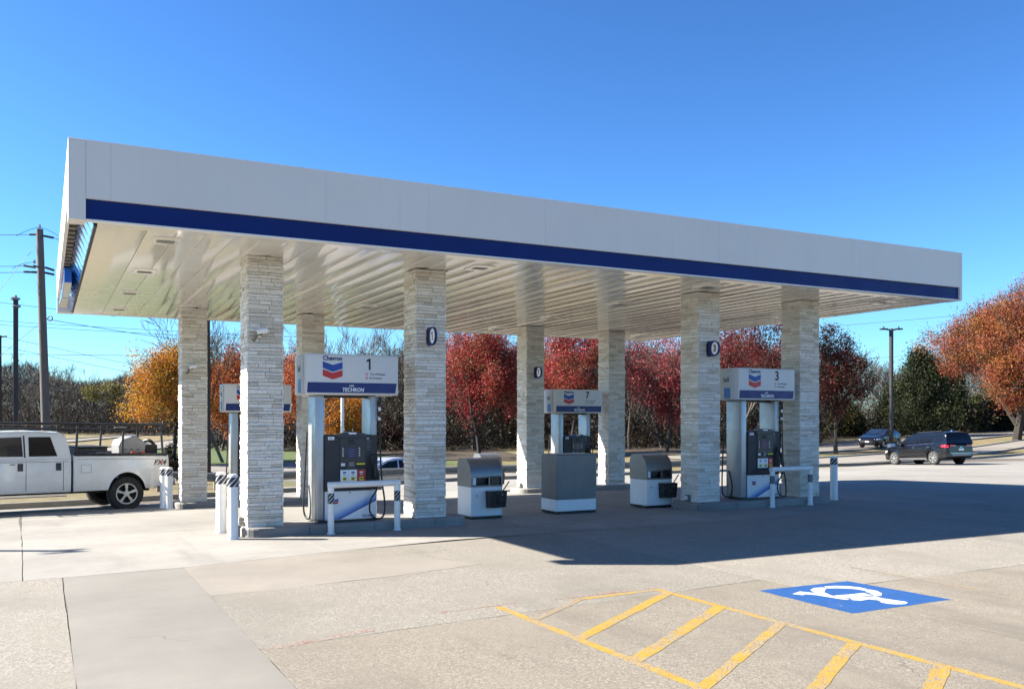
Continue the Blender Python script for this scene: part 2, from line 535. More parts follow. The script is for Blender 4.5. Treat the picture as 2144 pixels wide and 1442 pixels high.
edge_far = [(x, y) for x, y in LOT_EDGE]
pav = flat_poly('pavement', [(-90, -60), (95, -60)] + edge_far[::-1], -.007, M['joint'], None, .2, xcuts=(0, 7.4, 11.4, 14, 27, 38, 52, 56, 60, 65, 72, 80), cuts=(10, 14.8, 22.5, 24, 28, 31))
tag(pav, 'pale concrete forecourt laid in slabs round the fuel islands', None, None, 'structure')
GAP = .011
def clip_poly(poly, a, b, c):
    """keep a*x+b*y<=c"""
    out = []
    for i in range(len(poly)):
        p, q = poly[i], poly[(i + 1) % len(poly)]
        dp, dq = a * p[0] + b * p[1] - c, a * q[0] + b * q[1] - c
        if dp <= 0: out.append(p)
        if dp * dq < 0:
            t = dp / (dp - dq)
            out.append((p[0] + (q[0] - p[0]) * t, p[1] + (q[1] - p[1]) * t))
    return out
rs = random.Random(5)
def rough_edge(poly, amp=.012, step=.45):
    """an uneven saw-cut or broken edge"""
    out = []
    n = len(poly)
    for i in range(n):
        p, q = poly[i], poly[(i + 1) % n]
        L = math.hypot(q[0] - p[0], q[1] - p[1])
        k = max(1, min(24, int(L / step)))
        for j in range(k):
            t = j / k
            a = 0 if j == 0 else rs.uniform(-amp, amp)
            nx, ny = -(q[1] - p[1]) / L, (q[0] - p[0]) / L
            out.append((p[0] + (q[0] - p[0]) * t + nx * a, p[1] + (q[1] - p[1]) * t + ny * a))
    return out
def shrink(poly, d):
    cx = sum(p[0] for p in poly) / len(poly); cy = sum(p[1] for p in poly) / len(poly)
    n = len(poly); out = []
    area = sum(poly[i][0] * poly[(i + 1) % n][1] - poly[(i + 1) % n][0] * poly[i][1] for i in range(n))
    sg = 1 if area > 0 else -1
    for i in range(n):
        p0, p, p1 = poly[i - 1], poly[i], poly[(i + 1) % n]
        def nrm(a, b):
            L = math.hypot(b[0] - a[0], b[1] - a[1]) or 1
            return (-(b[1] - a[1]) / L * sg, (b[0] - a[0]) / L * sg)
        n0, n1 = nrm(p0, p), nrm(p, p1)
        bx, by = n0[0] + n1[0], n0[1] + n1[1]
        L = bx * bx + by * by
        s = 2 * d / L if L > .2 else d
        out.append((p[0] + bx * s, p[1] + by * s))
    return out
def slab(poly, mat, near=True, h=0.0):
    poly = shrink(poly, GAP * .5)
    if near: poly = rough_edge(poly, .007)
    cuts = [c for c in (14.8, 22.5, 24, 28, 31) if min(p[1] for p in poly) < c < max(p[1] for p in poly)]
    return flat_poly('slab', poly, h, mat, pav, .006, cuts=cuts)
def rect(x0, y0, x1, y1): return [(x0, y0), (x1, y0), (x1, y1), (x0, y1)]
# the pale pad below and beside the canopy
PF = lambda x: plin([(-40, 11.84), (0, 11.84), (1.55, 11.97), (3.56, 12.42), (5.55, 12.77), (11, 12.9), (60, 12.9)], x)
padx = [-.22, 3.56, 7.45, 11.0, 14.7, 18.4]
pady = [16.3, 20.6, 25.0]
for i in range(5):
    a, b = padx[i], padx[i + 1]
    if i == 0:
        slab([(a, 11.84), (1.55, 11.97), (b, PF(b)), (b, pady[0]), (a - .1, pady[0])], M['pad'])
    else:
        slab([(a, PF(a)), (b, PF(b)), (b, pady[0]), (a, pady[0])], M['pad'])
    for j in range(2):
        aa = a - .1 - .15 * j if i == 0 else a
        ab = a - .25 if i == 0 else a
        slab([(aa, pady[j]), (b, pady[j]), (b, pady[j + 1]), (ab, pady[j + 1])], M['pad'])
# driveway strip, pinkish repair, aggregate slabs
slab([(.2, 6.0), (1.57, 6.0), (1.55, 11.97), (.19, 11.87)], M['strip'])
slab([(.2, -6), (1.6, -6), (1.57, 6.0), (.2, 6.0)], M['strip'])
slab([(1.555, 9.9), (3.73, 10.17), (5.02, 10.48), (4.55, 11.35), (3.56, 12.42), (1.55, 11.97)], M['patch'])
slab([(1.556, 7.45), (7.45, 7.95), (7.45, 12.83), (5.55, 12.77), (3.56, 12.42), (4.55, 11.35), (5.02, 10.48), (3.73, 10.17), (1.555, 9.9)], M['agg'])
slab([(1.57, 2.2), (7.45, 2.2), (7.45, 7.95), (1.556, 7.45)], M['aggb'])
slab(rect(1.6, -6, 7.45, 2.2), M['aggb'])
slab([(-5.6, 6.2), (.2, 6.0), (.19, 11.87), (-.22, 11.84), (-5.6, 11.7)], M['agg'])
slab(rect(-5.6, -6, .2, 6.0), M['agg'])
for a, b in ((7.45, 13.2), (13.2, 19.0), (19.0, 25.0), (25.0, 31.0), (31.0, 38.0)):
    for c, d in ((-6, 1.6), (1.6, 7.2)):
        slab(rect(a, c, b, d), M['aggb'])
    if b <= 18.5: slab(rect(a, 7.2, b, 12.88), M['agg'])
    else: slab(rect(max(a, 18.4) if a < 19.5 else a, 7.2, b, 14.7) if a >= 19 else [(13.2, 7.2), (19.0, 7.2), (19.0, 12.9), (13.2, 12.9)], M['agg'])
for a, b in ((18.4, 25.0), (25.0, 31.0), (31.0, 38.0)):
    y0 = 12.92 if a < 19 else 14.7
    if a < 19:
        slab([(18.4, 12.92), (19.0, 12.92), (19.0, 14.7), (25, 14.7), (25, 20.6), (18.4, 20.6)], M['apron'])
    else:
        slab(rect(a, 14.7, b, 20.6), M['apron'])
    slab(rect(a, 20.6, b, 26.0 if a > 19 else 25.0), M['apron'], False)
for a, b in ((-14, -5.6), (-22, -14)):
    slab(rect(a, -6, b, 11.7), M['agg'], False)
for a, b in ((-5.6, -.3), (-14, -5.6), (-22, -14)):
    y1 = 16.3; bx = b if b < -1 else -.225
    slab([(a, 11.7), (bx, 11.84 if b > -1 else 11.7), (bx - (.095 if b > -1 else 0), y1), (a, y1)], M['apron'])
    slab([(a, y1), (b if b < -1 else -.325, y1), (b if b < -1 else -.475, min(25.0, plin(LOT_EDGE, b) - .4)), (a, plin(LOT_EDGE, a) - .4)], M['apron'])
# beyond the pad up to the kerb
def to_edge(a, b, y0):
    pts = [(a, y0), (b, y0)]
    xs_ = [b] + [p[0] for p in LOT_EDGE[::-1] if a < p[0] < b] + [a]
    pts += [(x, plin(LOT_EDGE, x) - .18) for x in xs_]
    return pts
slab(to_edge(3.6, 7.45, 25.0), M['apron'], False)
slab(to_edge(7.45, 14.7, 25.0), M['apron'], False)
slab(to_edge(14.7, 25.0, 25.0), M['apron'], False)
slab(to_edge(25.0, 31.0, 26.0), M['apron'], False)
slab(to_edge(31.0, 38.0, 26.0), M['apron'], False)
for a, b in ((38.0, 45.0), (45.0, 54.0), (54.0, 70.0)):
    slab(rect(a, -6, b, 14.7), M['aggb'], False)
    slab(rect(a, 14.7, b, 26.0), M['apron'], False)
    slab(to_edge(a, b, 26.0), M['apron'], False)

# kerb along the back of the forecourt
def ribbon(name, pts, w, h, mat, parent=None, z0=0.0):
    """a raised strip following pts on the ground"""
    m = MB()
    P = []
    for (a, b) in zip(pts, pts[1:]):
        L = math.hypot(b[0] - a[0], b[1] - a[1]); k = max(1, int(L / 2.0))
        P += [(a[0] + (b[0] - a[0]) * i / k, a[1] + (b[1] - a[1]) * i / k) for i in range(k)]
    P.append(pts[-1])
    sec = []
    for i, p in enumerate(P):
        q0, q1 = P[max(0, i - 1)], P[min(len(P) - 1, i + 1)]
        L = math.hypot(q1[0] - q0[0], q1[1] - q0[1])
        nx, ny = -(q1[1] - q0[1]) / L, (q1[0] - q0[0]) / L
        zc = T(*p) + z0
        sec.append([(p[0], p[1], zc - .05), (p[0] + nx * .03, p[1] + ny * .03, zc + h), (p[0] + nx * w, p[1] + ny * w, T(p[0] + nx * w, p[1] + ny * w) + z0 + h), (p[0] + nx * w, p[1] + ny * w, T(p[0] + nx * w, p[1] + ny * w) + z0 - .05)])
    m.grid(lambda i, j: sec[i][j], len(sec) - 1, 3)
    return m.build(name, mat, parent)
tag(ribbon('kerb', LOT_EDGE, .2, .13, M['kerb']), 'low concrete kerb along the back of the forecourt', None, None, 'structure')

def road(name, near, far, label, h=.02, mat=None, n=40):
    m = MB()
    def curve(P, t):
        d = [0]
        for a, b in zip(P, P[1:]): d.append(d[-1] + math.hypot(b[0] - a[0], b[1] - a[1]))
        s = t * d[-1]
        return (plin(list(zip(d, [p[0] for p in P])), s), plin(list(zip(d, [p[1] for p in P])), s))
    def fn(i, j):
        a = curve(near, i / n); b = curve(far, i / n); t = j / 4
        x, y = a[0] + (b[0] - a[0]) * t, a[1] + (b[1] - a[1]) * t
        return (x, y, T(x, y) + h)
    m.grid(fn, n, 4)
    o = m.build(name, mat or M['road'], smooth=True)
    for f in o.data.polygons: pass
    tag(o, label, None, None, 'structure')
    ribbon('road_kerb', near, -.22, .10, M['kerb'], o)
    ribbon('road_kerb', far, .22, .10, M['kerb'], o)
    return o
road('frontage_road', [(30, 31.2 + 1.6), (34.6, 34.0), (45, 36.2), (57, 39.4), (80, 45)], [(30, 37.5), (43, 40.6), (50, 42.2), (61, 43.6), (80, 49)], 'pale concrete road beyond the forecourt where the black car drives')
road('main_road', [(34, 42.5), (49, 46.5), (55.6, 49.0), (73.5, 51.6), (100, 57)], [(34, 50), (50, 54.5), (62, 57.5), (81, 60), (105, 66)], 'pale concrete road before the woods where the dark sedan drives')
road('sunken_road', [(3, 46.5), (12, 49.5), (14, 41), (18, 35.3), (29, 34.8)][0:1] + [(9, 47.5), (11.8, 44), (15, 37), (28, 36)], [(3, 53), (13, 54.5), (19, 49), (30, 42)], 'concrete road dipping behind the guard rail')
road('bend_road', [(-20, 38), (.8, 70), (5.5, 79), (14, 96), (26, 118), (40, 142)], [(-20, 50), (1.8, 84), (8, 98), (17, 116), (30, 138), (44, 160)], 'pale road curving away behind the white pickup')
road('return_road', [(-20, 76), (2.4, 105), (11.4, 123), (24, 142), (38, 165)], [(-20, 88), (3, 113), (13, 130), (27, 150), (41, 172)], 'far carriageway below the leafless woods')
flat_poly('gutter_strip', [(5.5, 29.6), (10.5, 32.0), (27, 33.0), (27, 34.0), (5.5, 34.0)], .015, M['road'], None, cuts=(31, 31.5, 32, 32.5, 33), xcuts=(6.5, 7.5, 9, 12, 18, 24, 26))
tag(bpy.data.objects['gutter_strip'], 'tan concrete strip below the guard rail', None, None, 'structure')

# painted markings (flat paint 4 mm above the slabs)
def paint(name, poly, mat, h=.0012, parent=None):
    return flat_poly(name, poly, h, mat, parent or pav)
def stripe(x0, y0, x1, y1, w, mat, name='painted_line', h=.0012):
    L = math.hypot(x1 - x0, y1 - y0); nx, ny = -(y1 - y0) / L * w / 2, (x1 - x0) / L * w / 2
    return paint(name, rough_edge([(x0 - nx, y0 - ny), (x1 - nx, y1 - ny), (x1 + nx, y1 + ny), (x0 + nx, y0 + ny)], .006, .12), mat, h)
stripe(4.02, 8.02, 4.10, 3.0, .095, M['yellow'])
stripe(5.98, 7.98, 6.12, 2.4, .095, M['yellow'])
stripe(4.9, 7.97, 6.03, 8.02, .085, M['yellow'], h=.0018)
for i in range(8):
    y = 7.35 - .80 * i
    x0 = 4.06 + .005 * i; x1 = 5.97 + .02 * i
    y1 = y + 1.30
    if i == 0:
        stripe(x0, y, x0 + (8.0 - y) * 1.45, 8.0, .085, M['yellow_worn'], h=.0024)
    else:
        stripe(x0, y, x1, y1 - .02 * i, .105 + .012 * (i % 3), M['yellow'], h=.0024)
stripe(1.6, 7.42, 2.6, 7.68, .10, M['red_worn'], 'painted_fire_line')
stripe(3.4, 8.05, 4.3, 8.12, .06, M['red_worn'], 'painted_fire_line')
stripe(4.7, 8.10, 6.0, 8.12, .075, M['red_worn'], 'painted_fire_line')
stripe(9.05, 8.1, 9.2, 4.6, .09, M['yellow_worn'])
# blue accessible-parking square, its figure seen upside down from here
ada = paint('accessible_parking_square', rough_edge([(6.92, 6.17), (8.36, 6.17), (8.24, 7.42), (6.92, 7.46)], .008, .15), M['ada_blue'])
def ada_pt(u, v):
    """u along +X, v along +Y inside the square, 0..1"""
    return (6.93 + 1.38 * u, 6.18 + 1.25 * v)
def arc_band(cx, cy, r0, r1, a0, a1, n=26):
    out = [(cx + r1 * math.cos(R(a0 + (a1 - a0) * i / n)), cy + r1 * math.sin(R(a0 + (a1 - a0) * i / n))) for i in range(n + 1)]
    out += [(cx + r0 * math.cos(R(a1 + (a0 - a1) * i / n)), cy + r0 * math.sin(R(a1 + (a0 - a1) * i / n))) for i in range(n + 1)]
    return out
def px_ground(px, py):
    k = CAMZ / (py - 875.0)
    return at(px, k)
fig = MB()
def crop(x, y): return px_ground(1560 + x * 450 / 2144, 1200 + y * 450 / 2144)
bits = [
    [(470, 205), (545, 180), (640, 190), (790, 205), (960, 235), (1045, 262), (990, 262), (840, 238), (720, 218), (610, 208), (575, 217)],
    [(650, 165), (690, 145), (770, 140), (815, 150), (795, 170), (790, 190), (835, 208), (870, 222), (770, 205), (690, 190)],
    [(785, 132), (900, 124), (1040, 128), (1150, 140), (1230, 160), (1190, 172), (1110, 158), (1000, 150), (900, 148), (825, 150)],
    [(1240, 160), (1320, 175), (1365, 200), (1360, 222), (1300, 228), (1275, 218), (1240, 195), (1195, 180)],
    [(860, 222), (980, 215), (1090, 205), (1180, 195), (1270, 220), (1180, 228), (1090, 240), (1030, 248), (950, 238)],
    [(1040, 248), (1180, 234), (1290, 230), (1380, 250), (1500, 268), (1600, 282), (1625, 292), (1600, 305), (1520, 310), (1420, 302), (1360, 290), (1330, 268), (1240, 258), (1150, 272), (1080, 268)],
]
for b in bits:
    q = [crop(*p) for p in b]
    paint('accessible_figure_stroke', q, M['ada_white'], .0028, ada)

# ------------------------------------------------------------------ canopy
CX0, CX1, CY0, CY1 = .27, 17.98, 13.0, 24.95
SZ, FT, ST = 4.484, 5.53, 4.76      # soffit, fascia top, top of blue band
can = thing('fuel_canopy', 'wide white flat canopy with navy band over the fuel islands', 'canopy', (0, 0, 0))
MB().box(CX0 + .3, CY0 + .12, 4.62, CX1 - .1, CY1 - .1, 5.15).build('roof_deck', M['bracket'], can)
# front fascia: corner panels reach down to the soffit, panels between stop above the band
seams = [.48, .78, 3.68, 7.4, 11.1, 14.8, 17.9]
for a, b in zip(seams, seams[1:]):
    MB().box(a + .0008, CY0, ST, b - .0008, CY0 + .07, FT).build('fascia_panel', M['white_panel'], can, bev=.001)
MB().box(CX0, CY0 - .002, SZ - .01, .4785, CY0 + .35, FT + .001).build('corner_panel', M['white_panel'], can, bev=.004)
MB().box(17.9015, CY0 - .002, SZ - .01, CX1, CY0 + .35, FT + .001).build('corner_panel', M['white_panel'], can, bev=.004)
MB().box(.479, CY0 + .045, SZ + .012, 17.9, CY0 + .10, ST + .02).build('navy_band', M['navy'], can)
MB().box(.479, CY0 + .01, SZ - .012, 17.9, CY0 + .13, SZ + .011).build('band_trim', M['white_trim'], can, bev=.003)
# right end and back
for (x0, y0, x1, y1) in ((CX1 - .07, CY0 + .351, CX1, CY1 - .351), (CX0 + .351, CY1 - .07, CX1 - .351, CY1)):
    MB().box(x0, y0, ST, x1, y1, FT).build('fascia_panel', M['white_panel'], can, bev=.004)
    MB().box(x0 + (.0 if x1 - x0 > 1 else -.03), y0 - (.03 if x1 - x0 > 1 else 0), SZ + .012, x1 - (.045 if x1 - x0 < 1 else 0), y1 - (.045 if x1 - x0 > 1 else 0), ST + .02).build('navy_band', M['navy'], can)
for (x0, y0, x1, y1) in ((CX1 - .35, CY1 - .35, CX1 + .002, CY1 + .002), (CX0, CY1 - .35, CX0 + .35, CY1 + .002)):
    MB().box(x0, y0, SZ - .01, x1, y1, FT + .001).build('corner_panel', M['white_panel'], can, bev=.004)
# left end: an outer panel carried on brackets, the glossy blue band set back behind it
lp = [CY0 + .351, 16.0, 19.6, 23.2, CY1 - .351]
for a, b in zip(lp, lp[1:]):
    MB().box(CX0, a + .0015, 4.80, CX0 + .06, b - .0015, FT).build('fascia_panel', M['white_panel'], can, bev=.004)
y = CY0 + .5
while y < CY1 - .5:
    MB().box(CX0 + .061, y, 4.82, CX0 + .165, y + .20, 4.86).build('bracket', M['bracket'], can)
    MB().box(CX0 + .061, y + .20, 4.84, CX0 + .165, y + .235, 4.98).build('bracket', M['darkmetal'], can)
    y += .38
MB().box(CX0 + .06, CY0 + .36, 4.98, CX0 + .29, CY1 - .36, 5.03).build('shelf_plate', M['darkmetal'], can)
mb = MB(); n = 60
mb.grid(lambda i, j: (CX0 + .315 - .15 * j + .010 * math.sin(i * 2.1) * (1 if j else .2), CY0 + .37 + (CY1 - CY0 - .74) * i / n, SZ + .015 + .345 * j), n, 1)
mb.build('blue_band', M['blue_gloss'], can, smooth=True)
MB().box(CX0 + .318, CY0 + .352, SZ - .014, CX0 + .36, CY1 - .352, SZ + .03).build('band_trim', M['darkmetal'], can)
# raised emblem on the left end
em = MB().box(CX0 + .062, 19.4, SZ + .02, CX0 + .20, 21.9, 4.80).build('end_sign', M['blue_gloss'], can, bev=.01)
for i, (a, b) in enumerate(((21.95, 22.5), (22.55, 23.1), (23.15, 23.6))):
    MB().box(CX0 + .05 - .012 * i, a, SZ + .01, CX0 + .20, b, 4.70 - .05 * i).build('end_sign_tier', M['chrome'], can, bev=.01)
# soffit: long enamelled pans, each a little tilted and bowed, lapped edge to edge
rs = random.Random(11)
sx0, sx1, sy0, sy1 = CX0 + .36, CX1 - .075, CY0 + .135, CY1 - .075
npan = 43
pw = (sx1 - sx0 - .5) / npan
for i in range(npan):
    a = sx0 + .25 + pw * i
    lo = rs.uniform(-.004, .004); tl = rs.uniform(.007, .014); bow = rs.uniform(.004, .008); ph = rs.uniform(0, 6)
    def sec(u):
        # u 0..1 across the pan: low lip on the left, rising to the right
        return -.012 + lo + tl * u - bow * math.sin(math.pi * u)
    us = [0, .06, .2, .4, .6, .8, .94, 1]
    m = MB()
    ny = 12
    def fn(r, c):
        yy = sy0 + .22 + (sy1 - sy0 - .44) * r / ny
        wv = .0022 * math.sin(yy * .9 + ph) + .0012 * math.sin(yy * 2.3 + ph * 2)
        if c == 0: return (a, yy, SZ + .035)
        if c == len(us) + 1: return (a + pw - .004, yy, SZ + .035)
        return (a + (pw - .004) * us[c - 1], yy, SZ + .012 + sec(us[c - 1]) + wv)
    m.grid(fn, ny, len(us) + 1)
    m.build('soffit_pan', M['soffit'], can, smooth=True)
MB().box(sx0, sy0, SZ + .04, sx1, sy1, SZ + .06).build('soffit_backing', M['darkmetal'], can)
for (x0, y0, x1, y1) in ((sx0, sy0, sx0 + .249, sy1), (sx1 - .249, sy0, sx1, sy1), (sx0 + .25, sy0, sx1 - .25, sy0 + .219), (sx0 + .25, sy1 - .219, sx1 - .25, sy1)):
    MB().box(x0, y0, SZ - .012, x1, y1, SZ + .02).build('soffit_border', M['soffit'], can)
# recessed canopy lights
for X in (1.57, 6.66, 11.66, 16.7):
    for Y in (14.0, 17.1, 20.2, 23.3):
        f = MB().box(X - .19, Y - .26, SZ - .022, X + .19, Y + .26, SZ + .02).build('light_fixture', M['soffit'], can, bev=.008, seg=2)
        MB().box(X - .12, Y - .09, SZ - .027, X + .12, Y + .09, SZ - .021).build('lens', M['galv'], f)

# ------------------------------------------------------------------ islands
def island(cx, cy, label, L=3.9, W=1.02):
    z = min(T(cx, cy - W / 2), T(cx, cy))
    r = thing('fuel_island', label, 'island', (cx, cy, T(cx, cy)), 0, 'raised concrete fuel islands')
    H = .15; rad = .30
    zb = -.12
    out = []
    for sx, sy, a0 in ((1, 1, 0), (-1, 1, 90), (-1, -1, 180), (1, -1, 270)):
        for i in range(7):
            t = R(a0 + 15 * i)
            out.append((sx * (L / 2 - rad) + rad * math.cos(t), sy * (W / 2 - rad) + rad * math.sin(t)))
    # inner slab
    inn = [(x * (1 - .14 / (L / 2)), y * (1 - .14 / (W / 2))) for x, y in out]
    MB().prism(inn, zb, H - .004, 'z').build('island_slab', M['island'], r)
    # kerb stones round the rim
    rim = []
    n = len(out)
    dense = []
    for i in range(n):
        p, q = out[i], out[(i + 1) % n]; p2, q2 = inn[i], inn[(i + 1) % n]
        Ls = math.hypot(q[0] - p[0], q[1] - p[1]); k = max(1, int(Ls / .12))
        for j in range(k):
            t = j / k
            dense.append(((p[0] + (q[0] - p[0]) * t, p[1] + (q[1] - p[1]) * t), (p2[0] + (q2[0] - p2[0]) * t, p2[1] + (q2[1] - p2[1]) * t)))
    nd = len(dense); per = 9; k = 0
    while k < nd:
        e = min(k + per, nd)
        if nd - e < 4: e = nd
        idx = [i % nd for i in range(k, e + 1)]
        m = MB(); secs = []
        dz = random.Random(k + int(cx * 10)).uniform(-.003, .003)
        for i in idx:
            (ox, oy), (ix, iy) = dense[i]
            nx, ny = ox - ix, oy - iy; Ln = math.hypot(nx, ny); nx /= Ln; ny /= Ln
            secs.append([(ox, oy, zb), (ox, oy, H - .03 + dz), (ox - nx * .012, oy - ny * .012, H - .008 + dz), (ox - nx * .035, oy - ny * .035, H + dz), (ix, iy, H + dz), (ix, iy, zb)])
        # pull the ends in for an open joint
        def pull(a, b, d=.005):
            o = []
            for p, q in zip(a, b):
                v = Vector(q) - Vector(p); o.append(tuple(Vector(p) + v.normalized() * min(d, v.length * .4)))
            return o
        secs[0] = pull(secs[0], secs[1]); secs[-1] = pull(secs[-1], secs[-2])
        m.grid(lambda i, j: secs[i][j % 6], len(secs) - 1, 6)
        b0 = len(m.v)
        m.add(secs[0], [(0, 1, 2, 3, 4, 5)]); m.add(secs[-1], [(5, 4, 3, 2, 1, 0)])
        m.build('kerb_stone', M['island'], r)
        k = e
    return r
YF, YB = 14.9, 22.55
island(4.72, YF, 'near left concrete island with rounded end and two bollards')
island(13.68, YF, 'front right concrete island with the lone bollard at its end')
island(4.66, YB, 'back left concrete island nearest the white pickup')
island(13.78, YB, 'back right concrete island behind the plain grey cabinet')

# ------------------------------------------------------------------ stone clad columns
CW = .575
def stone_mesh(L, H, D, rr):
    """one ledge stone, face towards -Y, lower left corner at the origin, built round a chipped face"""
    j = lambda a: rr.uniform(-a, a)
    e = .0028
    f = [(e + j(.003), -D + j(.009), e + j(.002)), (L - e + j(.003), -D + j(.009), e + j(.002)), (L - e + j(.003), -D + j(.009), H - e + j(.002)), (e + j(.003), -D + j(.009), H - e + j(.002))]
    m1 = (L * rr.uniform(.3, .45), -D + j(.013), H * rr.uniform(.25, .75)); m2 = (L * rr.uniform(.55, .7), -D + j(.013), H * rr.uniform(.25, .75))
    b = [(0, 0, 0), (L, 0, 0), (L, 0, H), (0, 0, H)]
    vs = b + f + [m1, m2]
    fs = [(0, 1, 5, 4), (1, 2, 6, 5), (2, 3, 7, 6), (3, 0, 4, 7), (4, 8, 7), (4, 5, 9, 8), (5, 6, 9), (6, 7, 8, 9)]
    return vs, fs
def column(x0, y0, label, seed):
    """x0,y0: front left corner"""
    cx, cy = x0 + CW / 2, y0 + CW / 2
    zb = T(cx, cy) + .146
    r = thing('stone_column', label, 'column', (cx, cy, zb), 0, 'stone clad canopy columns')
    rr = random.Random(seed)
    h = SZ - .006 - zb
    c = CW / 2 - .030
    MB().box(-c, -c, 0, c, c, h).build('column_core', M['mortar'], r)
    rest = MB()
    z = 0.0; row = 0; count = 0
    while z < h - .02:
        H = rr.choice((.036, .044, .052, .060, .068, .078))
        if z + H > h - .03: H = h - z
        for face in range(4):
            # faces alternate which of them runs through at the corner
            through = (row + face) % 2 == 0
            a = -CW / 2 if through else -c
            b = CW / 2 if through else c
            x = a
            while x < b - 1e-6:
                L = rr.uniform(.12, .40)
                if b - x - L < .10: L = b - x
                D = .030 + rr.uniform(-.007, .009)
                vs, fs = stone_mesh(L - .0012, H - .0012, D, rr)
                vs = [(p[0] + x, p[1] - c, p[2] + z + .0006) for p in vs]
                ang = (0, -90, 180, 90)[face]      # front, left, back, right
                ca, sa = math.cos(R(ang)), math.sin(R(ang))
                vs = [(p[0] * ca - p[1] * sa, p[0] * sa + p[1] * ca, p[2]) for p in vs]
                if face < 2 and count < 298:
                    count += 1
                    m = MB(); m.add(vs, fs); m.build('stone', M['stone'], r)
                else:
                    rest.add(vs, fs)
                x += L
        z += H; row += 1
    tag(rest.build('stonework', M['stone'], r), kind='stuff')
    return r
C_ = {}
for nm, x, y, lab in (('c1', 2.86, 14.62, 'white stone column at the near left corner beside two bollards'),
                      ('c2', 5.72, 14.62, 'white stone column with number flag right of the nearest pump'),
                      ('c3', 11.93, 14.62, 'front white stone column with number flag left of the right pump'),
                      ('c4', 14.77, 14.62, 'front white stone column furthest right'),
                      ('c5', 2.85, 22.26, 'white stone column just behind the pickup tailgate'),
                      ('c6', 5.69, 22.26, 'back white stone column seen just left of the nearest pump'),
                      ('c7', 12.05, 22.26, 'back white stone column with the small number flag'),
                      ('c8', 14.82, 22.26, 'back white stone column furthest right')):
    C_[nm] = column(x, y, lab, int(x * 100) + int(y * 10))

# ------------------------------------------------------------------ lettering
_tx = {}
def text_mesh(s, size, mat, bold=0.0, sx=1.0, shear=0.0):
    key = (s, size, mat.name, bold, sx, shear)
    if key in _tx: return _tx[key]
    cu = bpy.data.curves.new('lettering', 'FONT')
    cu.body = s; cu.size = size; cu.align_x = 'CENTER'; cu.align_y = 'CENTER'
    cu.extrude = .0012; cu.offset = bold; cu.shear = shear; cu.resolution_u = 3
    o = bpy.data.objects.new('lettering', cu); COL.objects.link(o)
    bpy.context.view_layer.update()
    dg = bpy.context.evaluated_depsgraph_get()
    me = bpy.data.meshes.new_from_object(o.evaluated_get(dg))
    bpy.data.objects.remove(o); bpy.data.curves.remove(cu)
    if sx != 1.0:
        for v in me.vertices: v.co.x *= sx
    me.materials.clear(); me.materials.append(mat)
    _tx[key] = me
    return me
def one_mesh(h, mat):
    """a heavy figure 1 with its flag, centred, in the XY plane"""
    m = MB()
    q = [(-.04, -.5), (.14, -.5), (.14, .5), (-.01, .5), (-.27, .36), (-.27, .20), (-.04, .27)]
    m.prism([(x * h * .9, y * h) for x, y in q], -.0012, .0012, 'z')
    return m.mesh('lettering', mat)
def text(s, size, mat, parent, x, y, z, bold=0.0, sx=1.0, facing='front', shear=0.0, name='lettering'):
    rot = (R(90), 0, 0) if facing == 'front' else (R(90), 0, R(-90))
    return link(name, text_mesh(s, size, mat, bold, sx, shear), parent, (x, y, z), rot)
M['ink_navy'] = pm('navy_ink', (.006, .018, .13), .45, var=.05)
M['ink_blue'] = pm('blue_ink', (.008, .05, .30), .4, var=.12, scale=9)
M['ink_red'] = pm('red_ink', (.48, .018, .02), .4, var=.12, scale=9)
M['ink_black'] = pm('black_ink', (.012, .016, .03), .5, var=.05)
M['ink_white'] = pm('white_ink', (.78, .78, .80), .5, var=.03)
M['ink_lblue'] = pm('light_blue_ink', (.03, .17, .50), .4, var=.1)
M['ink_yellow'] = pm('yellow_button', (.70, .60, .02), .4, var=.05)
def chevrons(parent, x, y, z, w, name='emblem_chevron'):
    """two V bars, lower left corner of the pair's bounding box at x,z, facing -Y; height = .86 w"""
    s = w / 285.0
    top = 525
    P = lambda a: [(x + (p[0] - 535) * s, z + (top - p[1]) * s) for p in a]
    for nm, poly, mt in (('b', [(535, 275), (678, 322), (820, 278), (820, 372), (678, 418), (535, 365)], M['ink_blue']), ('r', [(535, 385), (678, 432), (820, 390), (820, 480), (678, 525), (535, 475)], M['ink_red'])):
        MB().prism(P(poly)[::-1], y, y - .002, 'y').build(name, mt, parent)

# number flags on the columns
def flag(x, yface, z, num, label):
    r = thing('number_flag', label, 'sign', (x, yface, z), 0, 'blue pump number flags')
    # plate in the YZ plane, straight edge on the column, round outer edge
    hgt, dep = .32, .36
    out = [(0, -hgt / 2), (0, hgt / 2)] + [(-dep + .17 - .17 * math.sin(R(a)), hgt / 2 * math.cos(R(a))) for a in range(0, 181, 15)]
    MB().prism(out, -.02, .02, 'x').build('plate', M['ink_navy'], r)
    for sgn in (-1, 1):
        el = [(-dep + .125 + .100 * math.cos(R(a)), .128 * math.sin(R(a))) for a in range(0, 360, 15)]
        f = MB().prism(el, sgn * .0201, sgn * .023, 'x').build('number_disc', M['ink_white'], r)
        t = link('lettering', text_mesh(num, .19, M['ink_black'], .006, 1.0) if num != '1' else one_mesh(.15, M['ink_black']), r, (sgn * .0245, -dep + .125, -.003), (R(90), 0, R(-90 if sgn < 0 else 90)))
    MB().box(-.03, -.03, -.12, .03, .03, .12).build('bracket', M['darkmetal'], r)
    return r
flag(5.95, 14.60, 3.30, '1', 'blue number flag on the column right of the nearest pump')
flag(12.17, 14.60, 3.31, '3', 'blue number flag on the front column left of the right pump')
flag(12.32, 22.24, 3.17, '7', 'small blue number flag on a back column')

